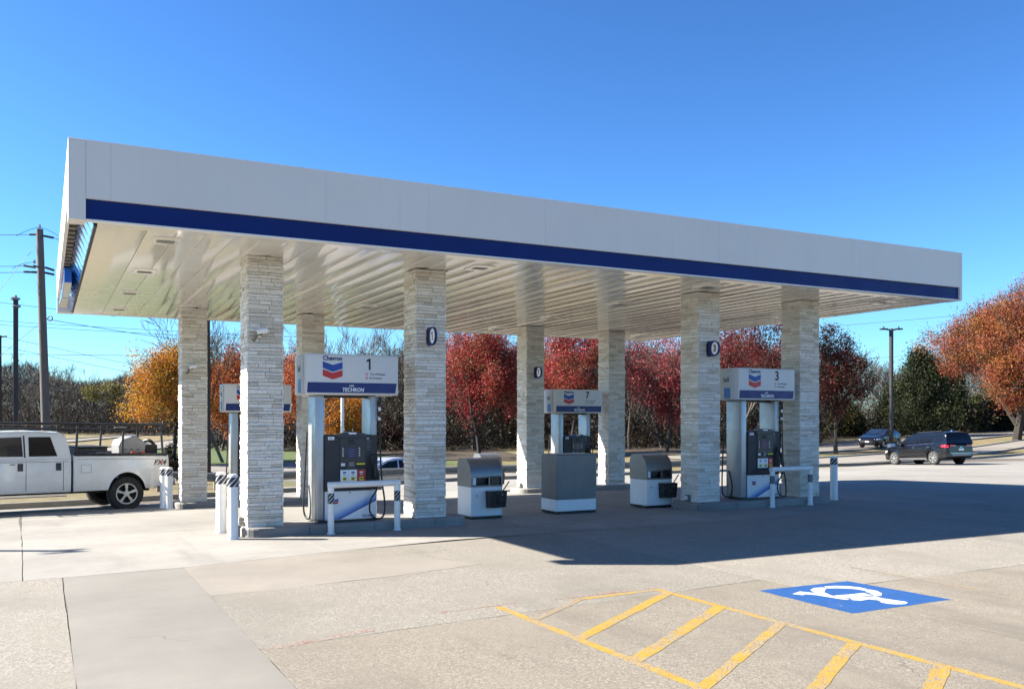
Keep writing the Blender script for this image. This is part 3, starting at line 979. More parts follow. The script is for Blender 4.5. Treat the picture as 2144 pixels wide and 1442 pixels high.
# cameras and small boxes fixed to the columns
def seccam(x, y, z, rz, label, big=True):
    r = thing('security_camera', label, 'camera', (x, y, z), rz, 'small cameras on the columns')
    MB().lathe([(.05, 0), (.05, -.03), (.03, -.05)], 12, 'y').build('mount', M['white_plastic'], r, smooth=True)
    MB().tube([(0, -.04, 0), (.02, -.10, -.01), (.05, -.13, .02)], .016, 8).build('arm', M['darkmetal'], r)
    c = MB().tube([(-.04, -.10, .03), (.12, -.16, .06)], [.042, .045], 12).build('housing', M['white_plastic'], r, smooth=True)
    MB().add([(-.06, -.12, .075), (.16, -.22, .115), (.18, -.13, .12), (-.04, -.05, .08), (-.06, -.12, .08), (.16, -.22, .12), (.18, -.13, .125), (-.04, -.05, .085)], [(0, 3, 2, 1), (4, 5, 6, 7), (0, 1, 5, 4), (1, 2, 6, 5), (2, 3, 7, 6), (3, 0, 4, 7)]).build('sun_shield', M['white_plastic'], r)
    MB().tube([(-.10, -.06, -.12), (-.05, -.08, -.03), (-.02, -.09, .03)], .03, 8).build('junction', M['bracket'], r)
    return r
seccam(3.03, 14.60, 3.22, 0, 'white camera with raised shield on the near left column')
seccam(3.05, 22.23, 3.04, 0, 'white camera on the column behind the pickup')
seccam(15.37, 14.80, 3.14, R(80), 'white camera on the right side of the column beside pump 3')
seccam(15.42, 22.5, 3.2, R(80), 'small camera on the right side of the column beside pump 7')
def obox(x, y, z, label):
    r = thing('outlet_box', label, 'box', (x, y, z), 0, 'outlet boxes at column feet')
    MB().box(-.06, -.10, 0, 0, .02, .13).build('box_body', M['galv'], r, bev=.008)
    MB().box(-.07, -.085, .03, -.061, .005, .11).build('cover', M['white_plastic'], r, bev=.003)
obox(2.84, 14.95, .16, 'small grey outlet box at the foot of the near left column')
obox(11.91, 14.95, .16, 'grey outlet box at the foot of a front right column')
obox(12.03, 22.6, T(12, 22.6) + .16, 'grey outlet box at the foot of a sunlit back column')

# ------------------------------------------------------------------ fuel dispensers
def print_panel():
    """white lower door with a soft blue sweep, laid out in the door's own coordinates"""
    t = NT('dispenser_door_print'); co = t.co()
    sx = t.n('SeparateXYZ'); t.l(co, sx.inputs[0])
    # distance above the sweep line z = .02 + .62*(x+.25)
    d = t.math('SUBTRACT', sx.outputs['Z'], t.math('ADD', t.math('MULTIPLY', sx.outputs['X'], .46), .13))
    col = t.ramp(t.math('ADD', t.math('MULTIPLY', d, 2.0), .5), [(.30, (.66, .70, .74)), (.475, (.70, .73, .76)), (.478, (.80, .80, .80)), (.50, (.82, .82, .82)), (.503, (.004, .03, .20)), (.56, (.01, .10, .42)), (.68, (.16, .34, .62)), (.85, (.60, .66, .72)), (1, (.66, .69, .72))])
    t.base(col); t.rough(.3); t.set(Coat_Weight=.3, Coat_Roughness=.1)
    return t.m
M['door_print'] = print_panel()
M['disp_grey'] = pm('dispenser_grey', (.036, .037, .041), .5, var=.1, scale=4, spec=.3, dirt=.15, dirtc=(.12, .11, .1))
M['disp_dark'] = pm('dispenser_console', (.022, .024, .032), .35, var=.1)
M['disp_silver'] = pm('dispenser_silver', (.40, .41, .42), .38, .55, var=.1, scale=2)
M['sign_white'] = pm('sign_face', (.60, .60, .59), .45, var=.04, scale=1.5, spec=.3)
M['screen'] = pm('screen_blue', (.008, .02, .07), .12, var=.3, scale=12, coat=.5)
M['hose'] = pm('hose_rubber', (.012, .012, .012), .5, var=.15)

def chain(pts, n=6):
    """smooth curve through points"""
    P = [Vector(p) for p in pts]; out = []
    for i in range(len(P) - 1):
        p0, p1, p2, p3 = P[max(0, i - 1)], P[i], P[i + 1], P[min(len(P) - 1, i + 2)]
        for j in range(n):
            t = j / n
            out.append(.5 * ((2 * p1) + (p2 - p0) * t + (2 * p0 - 5 * p1 + 4 * p2 - p3) * t * t + (3 * p1 - p0 - 3 * p2 + p3) * t ** 3))
    out.append(P[-1])
    return out

def dispenser(cx, cy, num, label):
    z = T(cx, cy) + .151
    r = thing('fuel_dispenser', label, 'fuel pump', (cx, cy, z), 0, 'fuel dispensers on the islands')
    MB().box(-.56, -.24, 0, .46, .24, .035).build('plinth', M['disp_dark'], r)
    # posts
    for a, b in ((-.60, -.452), (.345, .462)):
        MB().box(a, -.25, .036, b, .25, 2.12).build('post', M['disp_silver'], r, bev=.03, seg=3, smooth=True)
    MB().box(-.50, -.10, 2.08, .44, .10, 2.118).build('sign_beam', M['darkmetal'], r)
    # cabinet
    MB().box(-.451, -.255, .52, .344, .255, 1.46).build('cabinet', M['disp_grey'], r, bev=.012, seg=2)
    MB().box(-.449, -.245, .036, .344, .245, .518).build('lower_cabinet', M['disp_silver'], r)
    MB().box(-.449, .2555, .55, .40, .275, 1.44).build('rear_face', M['disp_grey'], r, bev=.01)
    MB().box(-.447, -.279, .53, .455, -.256, 1.45).build('face_plate', M['disp_grey'], r, bev=.008, seg=2)
    # hood over the console
    hood = [(-.24, 1.40)] + [(-.24 + .52 * i / 14, 1.452 + .055 * math.sin(math.pi * i / 14) ** .8) for i in range(15)] + [(.28, 1.40)]
    MB().prism(hood, -.31, -.10, 'y').build('hood', M['disp_dark'], r, bev=.008)
    MB().box(-.20, -.296, .56, .245, -.280, 1.42).build('console', M['disp_dark'], r, bev=.01, seg=2)
    lb = MB().box(-.055, -.3135, 1.468, .075, -.3105, 1.495).build('maker_label', M['ink_white'], r)
    MB().box(-.40, -.2825, 1.375, -.295, -.2795, 1.425).build('sticker', M['ink_white'], r)
    for k in range(2): MB().box(-.385, -.2835, 1.39 + .014 * k, -.31 - .02 * k, -.2826, 1.396 + .014 * k).build('print_line', M['ink_black'], r)
    sc = MB().box(-.115, -.302, 1.075, .095, -.2965, 1.255).build('screen', M['screen'], r, bev=.004)
    for k in range(4): MB().box(-.05, -.3035, 1.10 + .035 * k, .03, -.3022, 1.106 + .035 * k).build('screen_line', M['ink_lblue'], sc)
    for k in range(4):
        for x in (-.150, .135):
            MB().box(x - .012, -.303, 1.10 + .04 * k, x + .012, -.2965, 1.118 + .04 * k).build('soft_key', M['ink_white'], r, bev=.003)
    MB().box(-.06, -.301, 1.30, .05, -.2965, 1.375).build('speaker_grille', M['black'], r)
    MB().box(-.05, -.316, .925, .045, -.2965, 1.005).build('keypad', M['galv'], r, bev=.006)
    MB().box(-.185, -.304, .935, -.115, -.2965, .985).build('card_slot', M['white_plastic'], r, bev=.004)
    MB().box(-.185, -.312, .89, -.09, -.2965, .925).build('receipt_slot', M['black'], r, bev=.004)
    rd = MB().box(.075, -.308, .895, .235, -.2965, .985).build('card_reader', M['black'], r, bev=.004)
    MB().box(.08, -.3095, .955, .23, -.3082, .98).build('reader_label', M['ink_yellow'], rd)
    for k, (mt, a, b) in enumerate(((M['ink_white'], -.195, -.055), (M['ink_white'], -.052, .09), (M['ink_red'], .093, .240))):
        gp = MB().box(a, -.304, .67, b, -.2965, .872).build('grade_panel', mt, r, bev=.003)
        mx = (a + b) / 2
        MB().box(mx - .036, -.3115, .69, mx + .036, -.3042, .755).build('grade_button', M['ink_yellow'], gp, bev=.01, seg=2)
        MB().box(mx - .02, -.3125, .71, mx + .02, -.3116, .735).build('grade_mark', M['ink_black'], gp)
        MB().box(mx - .028, -.3052, .815, mx + .028, -.3042, .84).build('grade_title', M['ink_navy'] if k < 2 else M['ink_white'], gp)
        MB().box(mx - .022, -.3052, .785, mx + .022, -.3042, .795).build('grade_price', M['ink_black'] if k < 2 else M['ink_white'], gp)
    # side notices right of the console
    for k in range(5):
        MB().box(.262, -.2815, 1.20 + .045 * k, .325 + .02 * (k % 2), -.2795, 1.212 + .045 * k).build('print_line', M['galv'], r)
    MB().box(.268, -.2815, 1.375, .30, -.2795, 1.41).build('notice_icon', M['ink_white'], r)
    # nozzle boot, nozzle, hose
    MB().prism([(.27, .56), (.44, .56), (.455, 1.12), (.36, 1.12), (.28, .9)], -.31, -.2795, 'y').build('nozzle_boot', M['black'], r, bev=.008)
    nz = MB().tube(chain([(.33, -.33, 1.12), (.35, -.37, 1.0), (.40, -.40, .86), (.43, -.40, .70)]), [.018] * 4 + [.03] * 15, 8).build('nozzle', M['black'], r, smooth=True)
    MB().box(.35, -.45, .72, .39, -.39, .98).build('nozzle_guard', M['black'], nz, bev=.02, seg=2)
    MB().box(.455, -.345, .52, .515, -.285, .66).build('hose_clip', M['galv'], r, bev=.006)
    MB().tube(chain([(.43, -.40, .70), (.40, -.40, .52), (.30, -.385, .36), (.285, -.39, .18), (.36, -.40, .06), (.48, -.39, .045), (.555, -.36, .14), (.56, -.335, .38), (.53, -.32, .62), (.505, -.31, 1.0), (.495, -.305, 1.5), (.485, -.30, 2.0)]), .0155, 8).build('hose', M['hose'], r, smooth=True)
    for k, (a, b, mt) in enumerate(((1.93, 2.1, 'black'), (1.86, 1.92, 'white_plastic'), (1.76, 1.85, 'black'), (1.70, 1.75, 'white_plastic'))):
        MB().tube([(.492 - .002 * k, -.3045, a), (.488 - .002 * k, -.3025, b)], .024, 10).build('hose_fitting', M[mt], r, smooth=True)
    MB().tube(chain([(-.60, .30, 1.5), (-.63, .32, .8), (-.66, .30, .25), (-.63, .28, .06), (-.61, .1, .05), (-.60, .05, .3), (-.605, .15, .6)]), .0155, 8).build('hose', M['hose'], r, smooth=True)
    # lower door print
    MB().box(-.448, -.266, .045, .444, -.246, .515).build('lower_door', M['door_print'], r, bev=.004)
    MB().lathe([(.012, -.2662), (.012, -.272)], 10, 'y', (-.02, 0, .485)).build('door_lock', M['black'], r)
    chevrons(r, -.33, -.2663, .30, .11)
    text('TECHRON', .052, M['ink_navy'], r, .30, -.2675, .085, .001, .9)
    # overhead sign
    s = MB()
    prof = [(-.35, 2.12), (-.372, 2.14), (-.372, 2.765), (-.345, 2.80), (.345, 2.80), (.372, 2.765), (.372, 2.14), (.35, 2.12)]
    s.prism(prof, -.79, .80, 'x')
    sg = s.build('sign_box', M['sign_white'], r, bev=.02, seg=2, smooth=True)
    for sx_ in (-.79, .80):
        MB().box(sx_ - (.022 if sx_ < 0 else 0), -.20, 2.15, sx_ + (0 if sx_ < 0 else .022), .22, 2.76).build('sign_end', M['sign_white'], sg, bev=.02, seg=2)
    yf = -.374
    w0 = MB().prism([(-.765, 2.325), (.77, 2.325), (.745, 2.155), (-.775, 2.155)], yf + .0005, yf - .001, 'y').build('sign_band', M['ink_navy'], sg)
    chevrons(sg, -.515, yf + .0005, 2.375, .335)
    text('Chevron', .10, M['ink_navy'], sg, -.35, yf - .0012, 2.722, .003, .92)
    if num != '-':
        if num == '1': link('lettering', one_mesh(.19, M['ink_black']), sg, (.28, yf - .001, 2.64), (R(90), 0, 0))
        else: text(num, .27, M['ink_black'], sg, .28, yf - .001, 2.635, .006, .95)
    for k, tx in enumerate(('Turn Off Engine', 'No Smoking')):
        MB().lathe([(.021, yf), (.021, yf - .0022)], 16, 'y', (.235, 0, 2.475 - .065 * k)).build('warning_icon', M['ink_red'], sg)
        MB().lathe([(.014, yf - .0023), (.014, yf - .003)], 16, 'y', (.235, 0, 2.475 - .065 * k)).build('warning_icon', M['ink_white'], sg)
        MB().add([(.222, yf - .0035, 2.484 - .065 * k), (.228, yf - .0035, 2.489 - .065 * k), (.249, yf - .0035, 2.467 - .065 * k), (.243, yf - .0035, 2.462 - .065 * k)], [(0, 1, 2, 3)]).build('warning_bar', M['ink_red'], sg)
        text(tx, .044, M['ink_black'], sg, .235 + .035 + (.16 if k == 0 else .12), yf - .001, 2.475 - .065 * k, 0, .95)
    text('TECHRON', .088, M['ink_white'], sg, 0.0, yf - .0025, 2.205, .002, .9, shear=.15)
    text('with', .05, M['ink_white'], sg, -.03, yf - .0025, 2.275, .0005, 1.0, shear=.15)
    text('Self', .15, M['ink_black'], sg, -.8135, 0.0, 2.55, .001, .9, 'side')
    MB().box(-.816, -.13, 2.16, -.8125, .06, 2.38).build('side_panel', M['ink_lblue'], sg)
    return r
dispenser(4.57, YF, '1', 'fuel pump with large sign in front of the near left column pair')
dispenser(13.72, YF, '3', 'fuel pump between the two front columns on the right')
dispenser(13.74, YB, '7', 'fuel pump seen above the plain grey cabinet')
dispenser(4.61, YB, '-', 'fuel pump half hidden behind the near left column')

# ------------------------------------------------------------------ forecourt service units
M['hood_grey'] = pm('hood_grey', (.20, .205, .21), .36, .6, var=.12, scale=3)
def service_unit(x, y, label, rz=0.0, towel=True):
    """x,y: front left corner"""
    r = thing('service_unit', label, 'service unit', (x, y, T(x, y) + .002), rz, 'window wash service units')
    W, D = .66, .62
    MB().box(.01, .01, 0, W - .01, D - .01, .05).build('base', M['blackgloss'], r)
    MB().box(0, 0, .051, W, D, .60).build('bin_body', M['white_plastic'], r, bev=.012, seg=2)
    MB().box(W * .97, -.004, .08, W * .975, -.001, .58).build('door_seam', M['black'], r)
    MB().lathe([(.012, 0), (.012, -.008)], 10, 'y', (.12, 0, .44)).build('lock', M['black'], r)
    # hood shell: profile in Y,Z with the front opening left free
    prof = [(0, .601), (0, .80)] + [(.0 + .30 - .30 * math.cos(R(a)), .80 + .33 * math.sin(R(a))) for a in range(10, 91, 10)] + [(D - .10, 1.13), (D - .03, 1.09), (D, 1.0), (D, .601)]
    for a, b in ((-.004, .03), (W - .03, W + .004)):
        MB().prism(prof, a, b, 'x').build('hood_side', M['hood_grey'], r)
    top = [p for p in prof if p[1] >= .80]
    def shell(i, j):
        p = top[i]
        return (.03 + (W - .06) * j, p[0] + .002, p[1] - .002)
    m = MB(); m.grid(shell, len(top) - 1, 1)
    m.grid(lambda i, j: (.03 + (W - .06) * j, top[i][0] + .022, top[i][1] - .022), len(top) - 1, 1)
    m.build('hood_top', M['hood_grey'], r, smooth=True)
    MB().box(.03, .0, .601, W - .03, .02, .63).build('hood_sill', M['hood_grey'], r)
    MB().box(.031, .30, .601, W - .031, .32, 1.05).build('inner_back', M['hood_grey'], r)
    MB().box(.031, .02, .602, W - .031, .30, .612).build('inner_floor', M['blackgloss'], r)
    if towel:
        MB().box(.05, .03, .64, .12, .10, .78).build('towel_box', M['ink_white'], r, bev=.004)
    fl = MB().add([(.15, .03, .79), (.36, .03, .79), (.34, .16, .64), (.17, .16, .64), (.15, .05, .79), (.36, .05, .79), (.34, .18, .64), (.17, .18, .64)], [(0, 3, 2, 1), (4, 5, 6, 7), (0, 1, 5, 4), (1, 2, 6, 5), (2, 3, 7, 6), (3, 0, 4, 7)]).build('bin_flap', M['galv'], r)
    MB().box(.415, -.004, .635, .60, .20, .795).build('towel_slot', M['blackgloss'], r, bev=.006)
    MB().box(.37, .003, .631, .40, .02, .80).build('slot_divider', M['hood_grey'], r)
    # squeegee bucket
    MB().add([(.33, -.17, .22), (.65, -.17, .22), (.67, -.002, .20), (.31, -.002, .20), (.31, -.19, .53), (.67, -.19, .53), (.69, -.002, .53), (.29, -.002, .53)], [(0, 3, 2, 1), (4, 5, 6, 7), (0, 1, 5, 4), (1, 2, 6, 5), (2, 3, 7, 6), (3, 0, 4, 7)]).build('squeegee_bucket', M['blackgloss'], r, bev=.012, seg=2)
    MB().lathe([(.018, -.19), (.018, -.196)], 10, 'y', (.56, 0, .46)).build('bucket_stud', M['galv'], r)
    MB().tube([(.60, -.10, .50), (.74, -.12, .70)], .012, 8).build('squeegee_handle', M['black'], r)
    return r
service_unit(7.07, 15.24, 'grey and white wash unit nearest the camera, left of the grey cabinet')
service_unit(11.28, 15.50, 'grey and white wash unit in front of the number 3 column')
service_unit(11.55, 24.1, 'grey and white wash unit standing in sun behind the others')
cb = thing('grey_cabinet', 'plain grey metal cabinet on white base between the wash units', 'cabinet', (8.95, 15.30, T(9, 15.3) + .002))
MB().box(.01, .01, 0, .92, .60, .05).build('base', M['blackgloss'], cb)
MB().box(0, 0, .051, .93, .61, .285).build('lower_body', M['white_plastic'], cb, bev=.01, seg=2)
m = MB()
fr = [(0, .0), (.12, -.012), (.45, -.02), (.80, -.012), (.93, 0), (.93, .61), (0, .61)]
m.prism(fr[::-1], .286, 1.17, 'z')
M['cab_grey'] = pm('cabinet_grey', (.13, .14, .15), .36, .3, var=.14, scale=2)
m.build('upper_body', M['cab_grey'], cb, bev=.012, seg=2)
MB().box(.915, -.004, .30, .936, .02, 1.15).build('edge_trim', M['hood_grey'], cb)
MB().box(.02, .02, 1.1705, .91, .59, 1.182).build('lid', M['hood_grey'], cb, bev=.004)

# ------------------------------------------------------------------ bollards and pump guards
def bands(r, z0, z1, rad, n=6, parent=None, cx=0.0, cy=0.0):
    b = MB().lathe([(rad + .002, z0), (rad + .002, z1)], 20, 'z', (cx, cy, 0)).build('reflective_band', M['ink_black'], parent, smooth=True)
    m = MB()
    R_ = rad + .0035
    for k in range(n):
        a0 = 2 * math.pi * k / n
        tw = (z1 - z0) / rad * .95; wd = .19
        m.grid(lambda i, j: (cx + R_ * math.cos(a0 - tw * i / 6 + wd * j), cy + R_ * math.sin(a0 - tw * i / 6 + wd * j), z0 + (z1 - z0) * (1 - i / 6)), 6, 1)
    m.build('stripe', M['ink_white'], b)
def bollard(x, y, label, h=1.02):
    r = thing('bollard', label, 'bollard', (x, y, T(x, y) - .004), 0, 'white guard bollards')
    rad = .083
    MB().lathe([(rad + .012, 0), (rad + .012, .03), (rad, .06), (rad, h - .05), (rad * .94, h - .025), (rad * .72, h - .006), (.001, h)], 24).build('sleeve', M['bollard_white'], r, smooth=True)
    bands(r, h - .20, h - .05, rad, parent=r)
    return r
bollard(2.60, 15.45, 'white bollard further back of the pair at the near island end')
bollard(2.60, 14.42, 'white bollard at the near left corner of the pump 1 island')
bollard(2.52, 22.85, 'white bollard behind its twin at the pickup tailgate', .98)
bollard(2.56, 22.15, 'white bollard in front of its twin near the pickup tailgate', .98)
bollard(16.21, 15.0, 'white bollard at the right end of the pump 3 island')
bollard(16.2, 22.5, 'bollard whose striped top shows behind the right wash unit', 1.02)
def guard(x0, x1, y, label, h=.80):
    r = thing('pump_guard', label, 'guard rail', (x0, y, T(x0, y) - .004), 0, 'white pipe guards before the pumps')
    L = x1 - x0; rad = .052
    for x in (0, L):
        MB().lathe([(rad + .018, 0), (rad + .018, .012), (rad, .03), (rad, h - .03)], 18, 'z', (x, 0, 0)).build('leg', M['bollard_white'], r, smooth=True)
        bands(r, h - .30, h - .13, rad, 5, r, x, 0)
    MB().tube([(-.045, 0, h), (L + .045, 0, h)], rad, 18).build('crossbar', M['bollard_white'], r, smooth=True)
    return r
guard(4.13, 5.27, 14.31, 'white pipe guard before the near left pump')
guard(13.66, 14.75, 14.31, 'white pipe guard before the front right pump')
st = thing('vent_stub', 'short grey pipe stub beside the pump 1 island', 'pipe', (2.72, 14.62, T(2.7, 14.6)))
MB().lathe([(.03, 0), (.03, .14), (.045, .145), (.045, .19), (.0, .2)], 14).build('pipe', M['galv'], st, smooth=True)

# ------------------------------------------------------------------ vehicles
def car_paint(name, c, flake=0.0, rough=.3, dust=.15, coat=.8):
    t = NT(name); co = t.co()
    col = t.mix(c, (.30, .27, .22), t.math('MULTIPLY', t.gray(t.noise(2.5, 6, .7, co), 0, 1, .45, .8), dust))
    sx = t.n('SeparateXYZ'); t.l(co, sx.inputs[0])
    low = t.gray(t.math('ADD', sx.outputs['Z'], t.math('MULTIPLY', t.noise(6, 5, .7, co), .3)), 1, 0, .55, .95)
    col = t.mix(col, (.20, .17, .13), t.math('MULTIPLY', low, dust * 1.6))
    t.base(col); t.rough(rough); t.set(Metallic=flake, Coat_Weight=coat, Coat_Roughness=.05)
    return t.m
M['truck_white'] = car_paint('pickup_white', (.70, .70, .67), 0, .35, .22)
M['car_black'] = car_paint('black_paint', (.004, .005, .008), 0, .09, .01, .0)
M['car_navy'] = car_paint('dark_blue_paint', (.004, .005, .011), 0, .09, .01, .0)
M['car_silver'] = car_paint('silver_paint', (.52, .53, .54), .5, .32, .08)
M['tyre'] = pm('tyre_rubber', (.016, .016, .016), .8, var=.3, scale=8, dirt=.3, dirtc=(.10, .085, .07))
M['alloy'] = pm('alloy_rim', (.36, .36, .36), .34, .7, var=.1)
M['red_lens'] = pm('red_lens', (.42, .01, .015), .12, var=.1, coat=.8)
M['clear_lens'] = pm('clear_lens', (.62, .62, .64), .1, var=.1, coat=.8)
M['glass_blue'] = pm('window_glass', (.012, .016, .024), .03, var=.1, spec=.7, coat=.3)
M['underbody'] = pm('underbody', (.010, .010, .010), .85, var=.3)

class Shell:
    """a car body given by its side outline (top, bottom with wheel arches) and a half width"""
    def __init__(s, top, bot, hw, arches, x0, x1):
        s.top, s.bot, s.hw_, s.ar, s.x0, s.x1 = top, bot, hw, arches, x0, x1
    def ztop(s, x): return plin(s.top, x)
    def zbot(s, x):
        z = plin(s.bot, x)
        for (ax, az, ar) in s.ar:
            d = ar * ar - (x - ax) ** 2
            if d > 0: z = max(z, az + math.sqrt(d))
        return z
    def hw(s, x, z):
        w = plin(s.hw_, x)
        zt = s.ztop(x)
        t = (z - .35) / max(.1, zt - .35)
        w -= .055 * max(0, .35 - t) ** 2 * 4 + .05 * max(0, t - .6) ** 2 * 4
        for (ax, az, ar) in s.ar:                      # flared arch lips
            d = math.hypot(x - ax, z - az) - ar
            if -.02 < d < .16: w += .022 * (1 - max(0, d) / .16) ** 2
        if zt - z < .05: w -= .035 * (1 - (zt - z) / .05) ** 2
        return w
    def build(s, r, mat, n=90, nz=12, name='body'):
        xs_ = [s.x0 + (s.x1 - s.x0) * i / n for i in range(n + 1)]
        for (ax, az, ar) in s.ar: xs_ += [ax - ar - .001, ax - ar + .002, ax + ar - .002, ax + ar + .001]
        xs_ = sorted(xs_)
        m = MB()
        tz = [0, .05, .12, .2, .3, .42, .55, .68, .8, .88, .94, .975, 1]
        def P(i, j, sg):
            x = xs_[i]; zb, zt = s.zbot(x), s.ztop(x); z = zb + (zt - zb) * tz[j]
            return (x, sg * s.hw(x, z), z)
        N = len(xs_) - 1; J = len(tz) - 1
        m.grid(lambda i, j: P(i, j, 1), N, J)
        m.grid(lambda i, j: P(i, j, -1), N, J)
        crown = [(-1, 0), (-.6, .012), (0, .02), (.6, .012), (1, 0)]
        m.grid(lambda i, j: (xs_[i], crown[j][0] * s.hw(xs_[i], s.ztop(xs_[i])), s.ztop(xs_[i]) + crown[j][1]), N, 4)
        for i in (0, N):
            m.grid(lambda a, b: (xs_[i], P(i, a, 1)[1] * (1 - 2 * b / 4), P(i, a, 1)[2] + (crown[b][1] if a == J else 0)), J, 4)
        o = m.build(name, mat, r, smooth=True)
        u = MB()
        u.grid(lambda i, j: (xs_[i], (s.hw(xs_[i], s.zbot(xs_[i])) - .01) * (1 - j), s.zbot(xs_[i]) + .004), N, 2)
        u.build('underbody', M['underbody'], r)
        return o

class Cabin:
    """roof and pillars above the body: outline over x, sides leaning in"""
    def __init__(s, roof, belt, hw, tumble): s.roof, s.belt, s.hw_, s.tb = roof, belt, hw, tumble
    def y(s, x, z): return plin(s.hw_, x) - s.tb * max(0, z - plin(s.belt, x)) - .10 * max(0, (z - plin(s.belt, x)) - .42) ** 1.5
    def build(s, r, mat, n=50):
        x0, x1 = s.roof[0][0], s.roof[-1][0]
        xs_ = sorted([x0 + (x1 - x0) * i / n for i in range(n + 1)] + [p[0] for p in s.roof])
        N = len(xs_) - 1; m = MB()
        tz = [0, .25, .5, .75, .9, .97, 1]
        def P(i, j, sg):
            x = xs_[i]; zb = plin(s.belt, x) - .02; zt = max(zb + .002, plin(s.roof, x)); z = zb + (zt - zb) * tz[j]
            return (x, sg * (s.y(x, z) - (.02 if j == 6 else .006 if j == 5 else 0)), z)
        m.grid(lambda i, j: P(i, j, 1), N, 6); m.grid(lambda i, j: P(i, j, -1), N, 6)
        crown = [(-1, 0), (-.6, .016), (0, .024), (.6, .016), (1, 0)]
        m.grid(lambda i, j: (xs_[i], crown[j][0] * P(i, 6, 1)[1], P(i, 6, 1)[2] + crown[j][1]), N, 4)
        return m.build('cabin', mat, r, smooth=True)
    def side(s, name, quad, mat, r, sg=1, off=.006, nu=6, nv=4):
        """quad: 4 corners (x,z): low a, low b, high b, high a"""
        m = MB()
        a, b, c, d = quad
        def fn(i, j):
            u, v = i / nu, j / nv
            x = (a[0] * (1 - u) + b[0] * u) * (1 - v) + (d[0] * (1 - u) + c[0] * u) * v
            z = (a[1] * (1 - u) + b[1] * u) * (1 - v) + (d[1] * (1 - u) + c[1] * u) * v
            return (x, sg * (s.y(x, z) + off), z)
        m.grid(fn, nu, nv)
        return m.build(name, mat, r, smooth=True)
    def top(s, name, xa, xb, mat, r, f=.86, off=.008, n=8):
        m = MB()
        crown = [(-1, 0), (-.6, .016), (0, .024), (.6, .016), (1, 0)]
        def fn(i, j):
            x = xa + (xb - xa) * i / n; z = plin(s.roof, x)
            sl = (plin(s.roof, x + .02) - plin(s.roof, x - .02)) / .04
            L = math.hypot(1, sl)
            return (x - sl / L * off, crown[j][0] * s.y(x, z) * f, z + crown[j][1] + off / L)
        m.grid(fn, n, 4)
        return m.build(name, mat, r, smooth=True)

def side_patch(sh, name, quad, mat, r, sg=1, off=.004, nu=8, nv=4):
    m = MB(); a, b, c, d = quad
    def fn(i, j):
        u, v = i / nu, j / nv
        x = (a[0] * (1 - u) + b[0] * u) * (1 - v) + (d[0] * (1 - u) + c[0] * u) * v
        z = (a[1] * (1 - u) + b[1] * u) * (1 - v) + (d[1] * (1 - u) + c[1] * u) * v
        return (x, sg * (sh.hw(x, z) + off), z)
    m.grid(fn, nu, nv)
    return m.build(name, mat, r, smooth=True)

def wheel(r, x, y, rad, w, spokes=5, sg=1, rimr=.6, rimmat=None):
    """wheel with its outer face towards sg*Y"""
    o = link('wheel', None, r, (x, y, rad))
    rr = rad * rimr
    prof = [(rr, w / 2 * sg), (rr + .02, w / 2 * sg), (rad - .03, w / 2 * sg * .96), (rad, w / 2 * sg * .7), (rad, -w / 2 * sg * .7), (rad - .03, -w / 2 * sg), (rr, -w / 2 * sg)]
    MB().lathe(prof, 32, 'y', cap=False).build('tyre', M['tyre'], o, smooth=True)
    m = MB()
    m.lathe([(rr, w * .5 * sg), (rr * .93, w * .47 * sg), (rr * .90, w * .2 * sg), (rr * .5, w * .12 * sg), (.001, w * .12 * sg)], 32, 'y', cap=False)
    m.build('rim_well', M['underbody'], o, smooth=True)
    m = MB()
    yo = w * .46 * sg
    m.lathe([(rr * 1.0, yo * 1.08), (rr * .90, yo * 1.06), (rr * .88, yo * .8)], 32, 'y', cap=False)
    m.lathe([(rr * .30, yo * .75), (rr * .27, yo * 1.0), (.001, yo * 1.02)], 20, 'y', cap=False)
    for k in range(spokes):
        a = 2 * math.pi * k / spokes + .3
        for d0, d1 in ((.22, .17),):
            p = []
            for (q, da) in ((rr * .22, -d0 * 1.6), (rr * .92, -d1 * .95), (rr * .92, d1 * .95), (rr * .22, d0 * 1.6)):
                p.append((q * math.cos(a + da), q * math.sin(a + da)))
            vs = [(a_, yo * .98, b_) for a_, b_ in p] + [(a_, yo * .7, b_) for a_, b_ in p]
            m.add(vs, [(0, 1, 2, 3), (7, 6, 5, 4), (0, 4, 5, 1), (1, 5, 6, 2), (2, 6, 7, 3), (3, 7, 4, 0)])
    m.build('rim', rimmat or M['alloy'], o)
    return o

